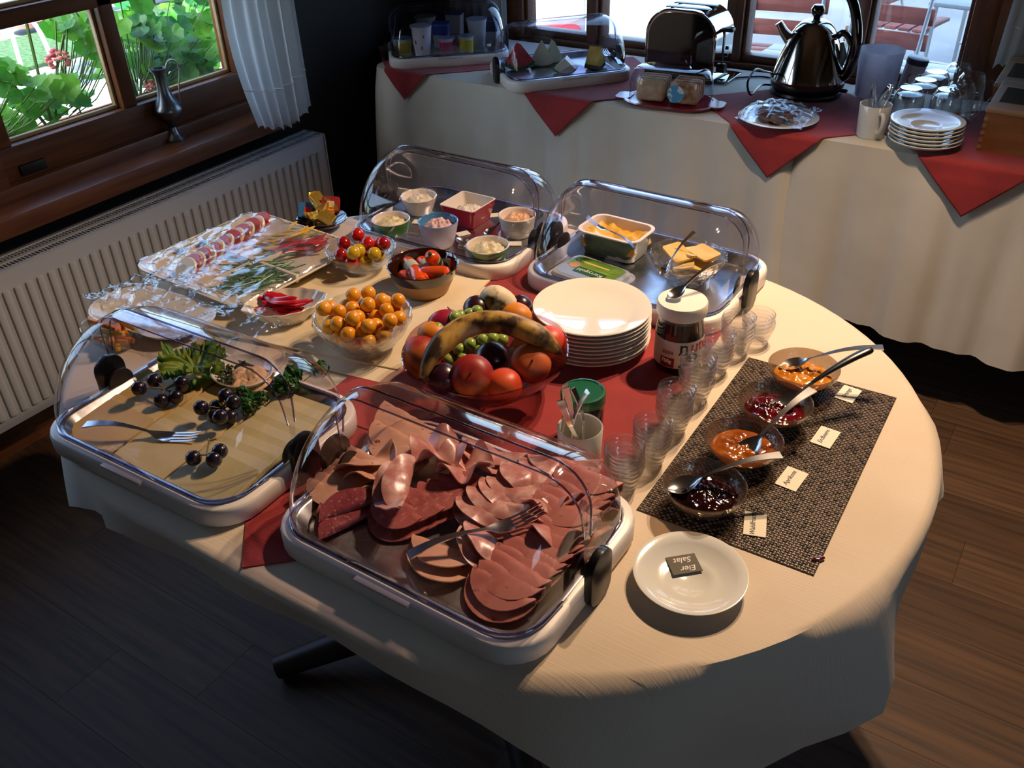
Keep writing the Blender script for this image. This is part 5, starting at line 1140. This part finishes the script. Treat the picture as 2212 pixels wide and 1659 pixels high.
for (lb, px, py, r0, r1, h, cb, cl_, band, sq, dots) in (
    ('yellow sleeved yogurt pot with blue lid at the left end', 874, 117, .024, .028, .058, '#b9b49a', '#5a86a8', '#b09a28', False, None), ('tall white yogurt cup with red fruit print', 914, 119, .028, .037, .105, '#c4c0c2', '#a9b0ba', None, False, '#b04a3a'),
    ('raspberry pink yogurt pot in the front row', 966, 116, .024, .028, .058, '#c2a6b0', '#8a97a8', '#a81a4a', False, None), ('yellow sleeved yogurt pot beside the pink one', 1008, 113, .024, .028, .060, '#b9b49a', '#6a8aa8', '#bfae20', False, None),
    ('square yogurt pot with dark blue band', 955, 100, .028, .032, .085, '#b5b9c2', '#27458a', '#1f3a86', True, None), ('tall plain white yogurt cup near the right end', 1032, 100, .028, .036, .100, '#aeb4be', '#98a2b0', None, False, None),
    ('square yogurt pot with navy band at the right end', 1060, 92, .028, .033, .085, '#a9adb6', '#1f2c58', '#22305e', True, None), ('wide pale yogurt cup at the back left', 922, 84, .030, .039, .085, '#a29c94', '#8d8a86', None, False, None), ('square yogurt pot in the back row', 985, 80, .030, .034, .090, '#a8a4a4', '#26396e', None, True, None)):
    pot(lb, at(px, py, PB), r0, r1, h, cb, cl_, band, sq, dots)
# ------------------------------------------------------------------ melon display
def wedge(name, label, P, rz, Rr, ang, th, mf, mr, rind=.012, stand=True, cat='melon'):
    """slice of a round fruit: fan shaped flesh with a rind along the arc"""
    t = thing(name, label, cat, P, rz); n = 14; a0 = -ang/2
    pts = [(Rr*math.cos(a0+ang*k/n), Rr*math.sin(a0+ang*k/n)) for k in range(n+1)]; pin = [((Rr-rind)*math.cos(a0+ang*k/n), (Rr-rind)*math.sin(a0+ang*k/n)) for k in range(n+1)]
    M = Matrix.Translation((0, 0, Rr*.99)) @ Matrix.Rotation(R(90), 4, 'Y') @ Matrix.Translation((0, 0, -th/2)) if stand else Matrix.Identity(4)
    MB().slab([(0, 0)]+pin, 0, th, M).obj('flesh', mf, t, smooth=30); MB().slab(pts+pin[::-1], 0, th, M).obj('rind', mr, t, smooth=30); return t
WML = mat('watermelon_flesh', '#b8262c', .35, c2='#c94240', scale=30); GRR = mat('green_rind', '#2f5a24', .4); HON = mat('honeydew_flesh', '#dcd8bf', .35, c2='#cfd0b0', scale=14); HRI = mat('honeydew_rind', '#5a6a3a', .4); PIN = mat('pineapple_flesh', '#d6b84e', .4, c2='#c9a43a', scale=40); PRI = mat('pineapple_rind', '#3a3018', .7, bump=1, bscale=60)
wedge('watermelon_wedge', 'red watermelon wedge with green rind on the back display', at(1122, 150, PB), R(-28), .088, R(78), .030, WML, GRR)
wedge('honeydew_wedge', 'tall honeydew melon wedge behind the watermelon', at(1172, 142, PB), R(-50), .085, R(62), .040, HON, HRI, .006)
wedge('honeydew_wedge', 'fallen honeydew melon wedge at the front of the display', at(1222, 158, PB), R(-70), .055, R(95), .042, HON, HRI, .005)
wedge('honeydew_wedge', 'upright honeydew melon piece between its two neighbours', at(1195, 136, PB), R(-40), .078, R(55), .034, HON, HRI, .006)
wedge('pineapple_wedge', 'yellow pineapple wedge with dark rind next to the fork', at(1285, 148, PB), R(0), .075, R(60), .045, PIN, PRI, .012, cat='pineapple')
cutlery('fork', 'steel fork leaning in the melon display', at(1312, 118, PB+.02), at(1345, 150, PB+.012))
# ------------------------------------------------------------------ toaster
P = Vector((-.395, 1.845, BZ+.002)); t = thing('toaster', 'chrome and black two slot toaster with rounded shoulders', 'toaster', P, R(0))
def arch(w, h, r, n=10, z0=.018): return [(-w/2, z0), (w/2, z0)]+[(w/2-r+r*math.cos(PI/2*k/n), h-r+r*math.sin(PI/2*k/n)) for k in range(n+1)]+[(-w/2+r+r*math.cos(PI/2+PI/2*k/n), h-r+r*math.sin(PI/2+PI/2*k/n)) for k in range(n+1)]
def prism(prof, y0, y1): V = [(x, y0, z) for x, z in prof]+[(x, y1, z) for x, z in prof]; n = len(prof); return MB().add(V, [tuple(range(n)), tuple(range(n, 2*n))[::-1]]+[(i, (i+1) % n, n+(i+1) % n, n+i) for i in range(n)])
prism(arch(.245, .225, .085), -.078, .078).obj('shell', CHROME, t, smooth=35); prism(arch(.228, .216, .078, z0=.026), -.082, .082).obj('side_panel', mat('black_mirror', '#0b0b0e', .05, coat=1, spec=1), t, smooth=35)
b = MB(); pr = arch(.245, .225, .085); b.tube([(x, -.079, z) for x, z in pr], .0035, 7, closed=True); b.obj('chrome_bead', CHROME, t)
for y in (-.032, .032): MB().box((0, y, .2245), (.15, .026, .004), .0015).obj('slot', BLACKP, t)
MB().box((0, 0, .010), (.236, .15, .018), .005).obj('foot_base', BLACKP, t); MB().box((.1225, -.005, .105), (.005, .014, .11), .002).obj('lever_slot', BLACKP, t); MB().box((.137, -.005, .165), (.034, .030, .014), .005).obj('lever', BLACKP, t)
for z in (.075, .098): MB().lathe([(0, 0), (.006, 0), (.006, .005), (0, .006)], 14, Matrix.Translation((.1225, .03, z)) @ Matrix.Rotation(R(90), 4, 'Y')).obj('button', BLACKP, t)
MB().lathe([(0, 0), (.016, 0), (.015, .014), (0, .015)], 20, Matrix.Translation((.1225, -.005, .040)) @ Matrix.Rotation(R(90), 4, 'Y')).obj('dial', BLACKP, t); MB().box((.135, .02, .008), (.06, .13, .006), .002).obj('crumb_tray', CHROME, t)
cord = MB(); cord.tube([at(1560, 172, BZ+.006), at(1590, 168, BZ+.005), at(1640, 165, BZ+.004), at(1665, 168, BZ+.004)], .0032, 7); tag(cord.obj('power_cord', BLACKP), 'black toaster cord running towards the kettle', 'cord')
# ------------------------------------------------------------------ bread under a clear cover
P = at(1447, 222, BZ+.004); t = thing('bread_keeper', 'clear bread cover on an oval red base', 'bread box', P, R(8)); REDP = mat('red_plastic', '#8f0f2a', .25, coat=.3)
MB().loft([(.23, .12, .055, 0), (.29, .165, .08, .004), (.30, .175, .085, .010), (.285, .16, .078, .0115), (.26, .14, .068, .008)]).obj('tray', REDP, t)
for sx in (-1, 1): MB().loft([(.05, .07, .02, .006), (.05, .07, .02, .011)], M=Matrix.Translation((sx*.15, 0, 0))).obj('tray_grip', REDP, t)
lid = MB().loft([(.262, .142, .068, .010), (.262, .142, .068, .05), (.256, .136, .066, .08), (.236, .118, .056, .102), (.20, .085, .042, .110)], 8, cap0=False).obj('cover', DOME, t, smooth=60)
MB().loft([(.12, .022, .010, .112), (.11, .016, .008, .118)]).obj('cover_ridge', DOMEE, t)
MB().lathe([(0, 0), (.026, 0), (.026, .0008), (0, .001)], 26, Matrix.Translation((.035, -.0705, .050)) @ Matrix.Rotation(R(90), 4, 'X')).obj('round_sticker', mat('sky_sticker', '#4f9ac9', .5, c2='#cfe2ea', scale=40, lo=.5, hi=.56), t)
for x, lb, c in ((-.055, 'pale sliced white loaf under the left of the clear cover', '#c9a57c'), (.052, 'browner toast loaf behind the round blue sticker', '#b07c4e')):
    q = thing('bread_loaf', lb, 'bread', P+Vector((x*math.cos(R(8)), x*math.sin(R(8)), .012)), R(8))
    cm = mat('crumb_'+c[1:], c, .8, c2='#d9bd95', scale=40)
    for k in range(4): MB().box((0, -.036+.024*k, .033), (.088, .0225, .064), .008).obj('slice', cm, q, smooth=50)
# ------------------------------------------------------------------ kettle
P = Vector((.020, 1.835, BZ+.0035)); t = thing('electric_kettle', 'shiny steel cone shaped kettle with tall black loop handle', 'kettle', P, R(0)); KST = mat('mirror_steel', '#d8cfc4', .09, 1)
MB().lathe([(0, 0), (.108, 0), (.112, .006), (.110, .014), (.104, .018), (0, .018)], 48).obj('power_base', BLACKP, t)
MB().lathe([(.100, .019), (.112, .022), (.114, .030), (.112, .040), (.108, .042)], 48).obj('lower_band', BLACKP, t)
MB().lathe([(.111, .040), (.116, .050), (.112, .064), (.095, .115), (.078, .160), (.066, .186), (.062, .190)], 56).obj('body', KST, t)
MB().lathe([(.063, .189), (.060, .196), (.045, .212), (.030, .220), (.0, .224)], 48).obj('lid', KST, t); MB().lathe([(.016, .218), (.011, .224), (.013, .232), (.020, .240), (.021, .252), (.014, .264), (0, .267)], 24).obj('lid_knob', SHINYB, t)
MB().tube([(-.070, -.01, .155), (-.095, -.012, .180), (-.112, -.014, .205)], [.024, .018, .014], 14, flat=.8).obj('spout', KST, t)
hp_ = [(.100, 0, .052), (.118, -.01, .075), (.130, -.012, .120), (.132, -.012, .175), (.120, -.010, .235), (.098, -.006, .285), (.062, 0, .318), (.020, 0, .334)]
hp_ = [Vector(q) for q in hp_]; MB().tube(hp_, [.012, .016, .017, .017, .016, .015, .013, .010], 12).obj('handle', SHINYB, t); MB().tube([(.070, -.002, .178), (.085, -.004, .192), (.102, -.006, .185), (.118, -.008, .160)], [.010, .011, .010, .009], 10).obj('handle_bracket', SHINYB, t); MB().tube([(.096, -.004, .085), (.100, -.006, .125), (.088, -.004, .165)], [.006, .012, .006], 10).obj('water_window', mat('smoky_window', '#5a6a70', .1), t)
MB().box((.118, -.035, .030), (.038, .018, .010), .004).obj('switch', BLACKP, t)
cord = MB(); q0 = P+Vector((-.105, -.01, .010)); cord.tube([q0, q0+Vector((-.030, -.03, .004)), at(1622, 205, BZ+.03), at(1615, 178, BZ+.07), at(1632, 150, BZ+.09), at(1655, 155, BZ+.06), P+Vector((-.09, .08, .02))], .0034, 7); tag(cord.obj('power_cord', BLACKP), 'black kettle cord looping up beside the kettle base', 'cord')
# ------------------------------------------------------------------ wrapped plate, tumbler, tin, mug, saucers, glasses, boxes
P = at(1680, 262, BZ+.0035); t = thing('dessert_plate', 'white plate under cling film in front of the kettle', 'plate', P); MB().lathe([(0, 0), (.06, 0), (.063, .003), (.112, .014), (.116, .0165), (.112, .0175), (.07, .008), (0, .006)], 56).obj('plate', PORCG, t)
CK = mat('dark_cookie', '#4a2c1c', .6, c2='#6a4228', scale=30)
for k in range(9):
    a = k*.7; q = MB(); q.loft([(.05, .035, .01, 0), (.05, .035, .01, .009)]); tag(q.obj('cake_slice', CK, loc=P+Vector((.045*math.cos(a)*(k > 0), .045*math.sin(a)*(k > 0), .011+.007*(k % 3))), rot=(random.uniform(-.3, .3), random.uniform(-.3, .3), a)), 'dark cake slice under film on the white plate', 'cake', 'cake slices under film')
film('cling_film', 'cling film stretched over the plate of dark cake slices', P+Vector((0, 0, .020)), (.20, 0, 0), (0, .20, 0), lambda u, v, p: .034*max(0, 1-(p.length/.11)**2)+cr(p, .010, 26)-.002, 40)
P = Vector((.215, 1.905, BZ+.002)); t = thing('white_tumbler', 'tall white plastic table bin behind the mug', 'bin', P); MB().lathe([(0, 0), (.056, 0), (.058, .003), (.066, .125), (.069, .140), (.0675, .1415), (.064, .126), (.055, .006), (0, .005)], 48).obj('bin_body', leafmat('cool_white_plastic', '#dedbe4', '#d6d3dd', .45), t)
P = Vector((.300, 1.955, BZ+.001)); t = thing('coffee_creamer_tin', 'leaning round canister with dark lid and brown oval label', 'tin', P, rot=(R(0), R(8), R(0)))
MB().lathe([(0, 0), (.030, 0), (.031, .002), (.031, .105), (0, .105)], 36).obj('canister', mat('pinkish_paper', '#b8aab0', .5), t); MB().lathe([(.0325, .100), (.0325, .116), (.030, .118), (0, .118)], 36).obj('lid', mat('navy_lid', '#1c2238', .4), t)
V = [(.0315*math.cos(R(-75)+.55*math.cos(s_)), .0315*math.sin(R(-75)+.55*math.cos(s_)), .060+.018*math.sin(s_)) for s_ in [2*PI*i/22 for i in range(22)]]; MB().add(V, [tuple(range(22))]).obj('oval_label', mat('brown_oval', '#2c1c18', .5), t, smooth=0)
link('brand_text', textmesh('Coffee', .011, mat('grey_print', '#8a8088', .5), bend=.0316, extrude=.0001), t, (0, 0, .088), (0, 0, R(14)))
P = at(1873, 300, BZ); P += Vector((.0, .03, 0)); t = thing('coffee_mug', 'white mug holding spoons beside the stacked saucers', 'mug', P, R(-55)); MB().lathe([(0, 0), (.036, 0), (.039, .004), (.0435, .090), (.0425, .0915), (.040, .089), (.036, .008), (0, .007)], 44).obj('cup', PORCG, t)
MB().tube([(.040, 0, .072), (.058, 0, .076), (.066, 0, .062), (.062, 0, .040), (.050, 0, .026), (.038, 0, .022)], .0055, 10).obj('handle', PORCG, t)
for k, (ax, ay, bx_, by_, h) in enumerate(((-.01, 0, .026, .012, .150), (-.012, .008, .034, .020, .158), (-.010, -.006, .030, .002, .140), (.0, .0, .020, .020, .150), (.012, .0, -.024, .0, .155), (.014, .004, -.016, .008, .160))):
    cutlery('teaspoon', 'steel teaspoon standing in the white mug by the saucers', P+Vector((ax, ay, .035)), P+Vector((bx_, by_, h)), 'teaspoons in the white mug', up=(math.cos(k*2), math.sin(k*2), .2))
P = at(1990, 318, BZ+.003)+Vector((0, .015, 0)); sm = MB().lathe([(0, 0), (.046, 0), (.048, .003), (.078, .012), (.094, .021), (.0955, .0235), (.093, .0245), (.070, .015), (.045, .0085), (.032, .0075), (.031, .0062), (0, .006)], 56).mesh('saucer', PORCG, 60)
for k in range(6): link('saucer', sm, None, P+Vector((random.uniform(-.002, .002), random.uniform(-.002, .002), .0098*k)), None, 'white saucer topping the stack by the tea boxes' if k == 5 else 'white saucer, %s from the bottom of the stack by the tea boxes' % ORD[k], 'saucer', 'stacked white saucers')
gl = thing('glass_mug', 'clear glass mug turned upside down behind the saucers', 'glass', (0, 0, 0), 0, 'upturned glass mugs')
MB().lathe([(.040, 0), (.0415, .002), (.0425, .03), (.042, .075), (.038, .098), (.031, .108), (.029, .112), (0, .1105)], 40).obj('outer_wall', clear('mug_glass', '#fbfdfd', .10, .03, k=.9, power=1.8, bump=.5, bscale=55), gl); MB().lathe([(.034, .0945), (.020, .0975), (0, .098)], 40).obj('thick_base', GLASS, gl)
MB().tube([(.041, 0, .085), (.058, 0, .086), (.066, 0, .068), (.064, 0, .040), (.054, 0, .026), (.042, 0, .024)], .005, 9).obj('handle', GLASS, gl)
first = True
for (x, y, rz) in ((.368, 1.635, 200), (.462, 1.665, 30), (.385, 1.735, 170), (.480, 1.765, -20), (.395, 1.835, 150), (.492, 1.865, 20), (.440, 1.945, 100)):
    if first: gl.location = (x, y, BZ+.003); gl.rotation_euler = (0, 0, R(rz)); first = False
    else: dup(gl, (x, y, BZ+.003), (0, 0, R(rz)))
BX = mat('beech_box', '#8a5a30', .5, c2='#7a4c26', scale=4, detail=6, stretch=(1, 8, 8)); BT = mat('light_beech', '#9c7a55', .5, c2='#8d6b48', scale=4, stretch=(1, 8, 8))
for (x, y, rz, hh_, lb) in ((.582, 1.535, -3, .10, 'front wooden tea box with tilted windowed lid and finger joints'), (.568, 1.722, -3, .118, 'rear wooden tea box with tilted windowed lid')):
    t = thing('tea_box', lb, 'box', (x, y, BZ+.003), R(rz)); w, d = .32, .17
    V = [(0, 0, 0), (w, 0, 0), (w, d, 0), (0, d, 0), (0, 0, hh_), (w, 0, hh_), (w, d, hh_+.035), (0, d, hh_+.035)]
    MB().add(V, [(0, 3, 2, 1), (4, 5, 6, 7), (0, 1, 5, 4), (1, 2, 6, 5), (2, 3, 7, 6), (3, 0, 4, 7)]).obj('box_body', BX, t, smooth=0)
    sl_ = math.atan2(.035, d); ld = link('lid', MB().box((w/2, d/2*1.02, .006), (w+.006, d*1.03, .012), .003).mesh('lid', BT, 40), t, (0, 0, hh_), (sl_, 0, 0))
    for k in range(3): link('lid_window', MB().box((.055+.105*k, d*.52, .0125), (.075, d*.5, .001)).mesh('lid_window', mat('dark_tea_window', '#3c3a38', .12), 0), ld)
    for k in range(5): MB().box((.004, -.0006, .010+.019*k), (.010, .0022, .010)).obj('finger_joint', BT, t, smooth=0)
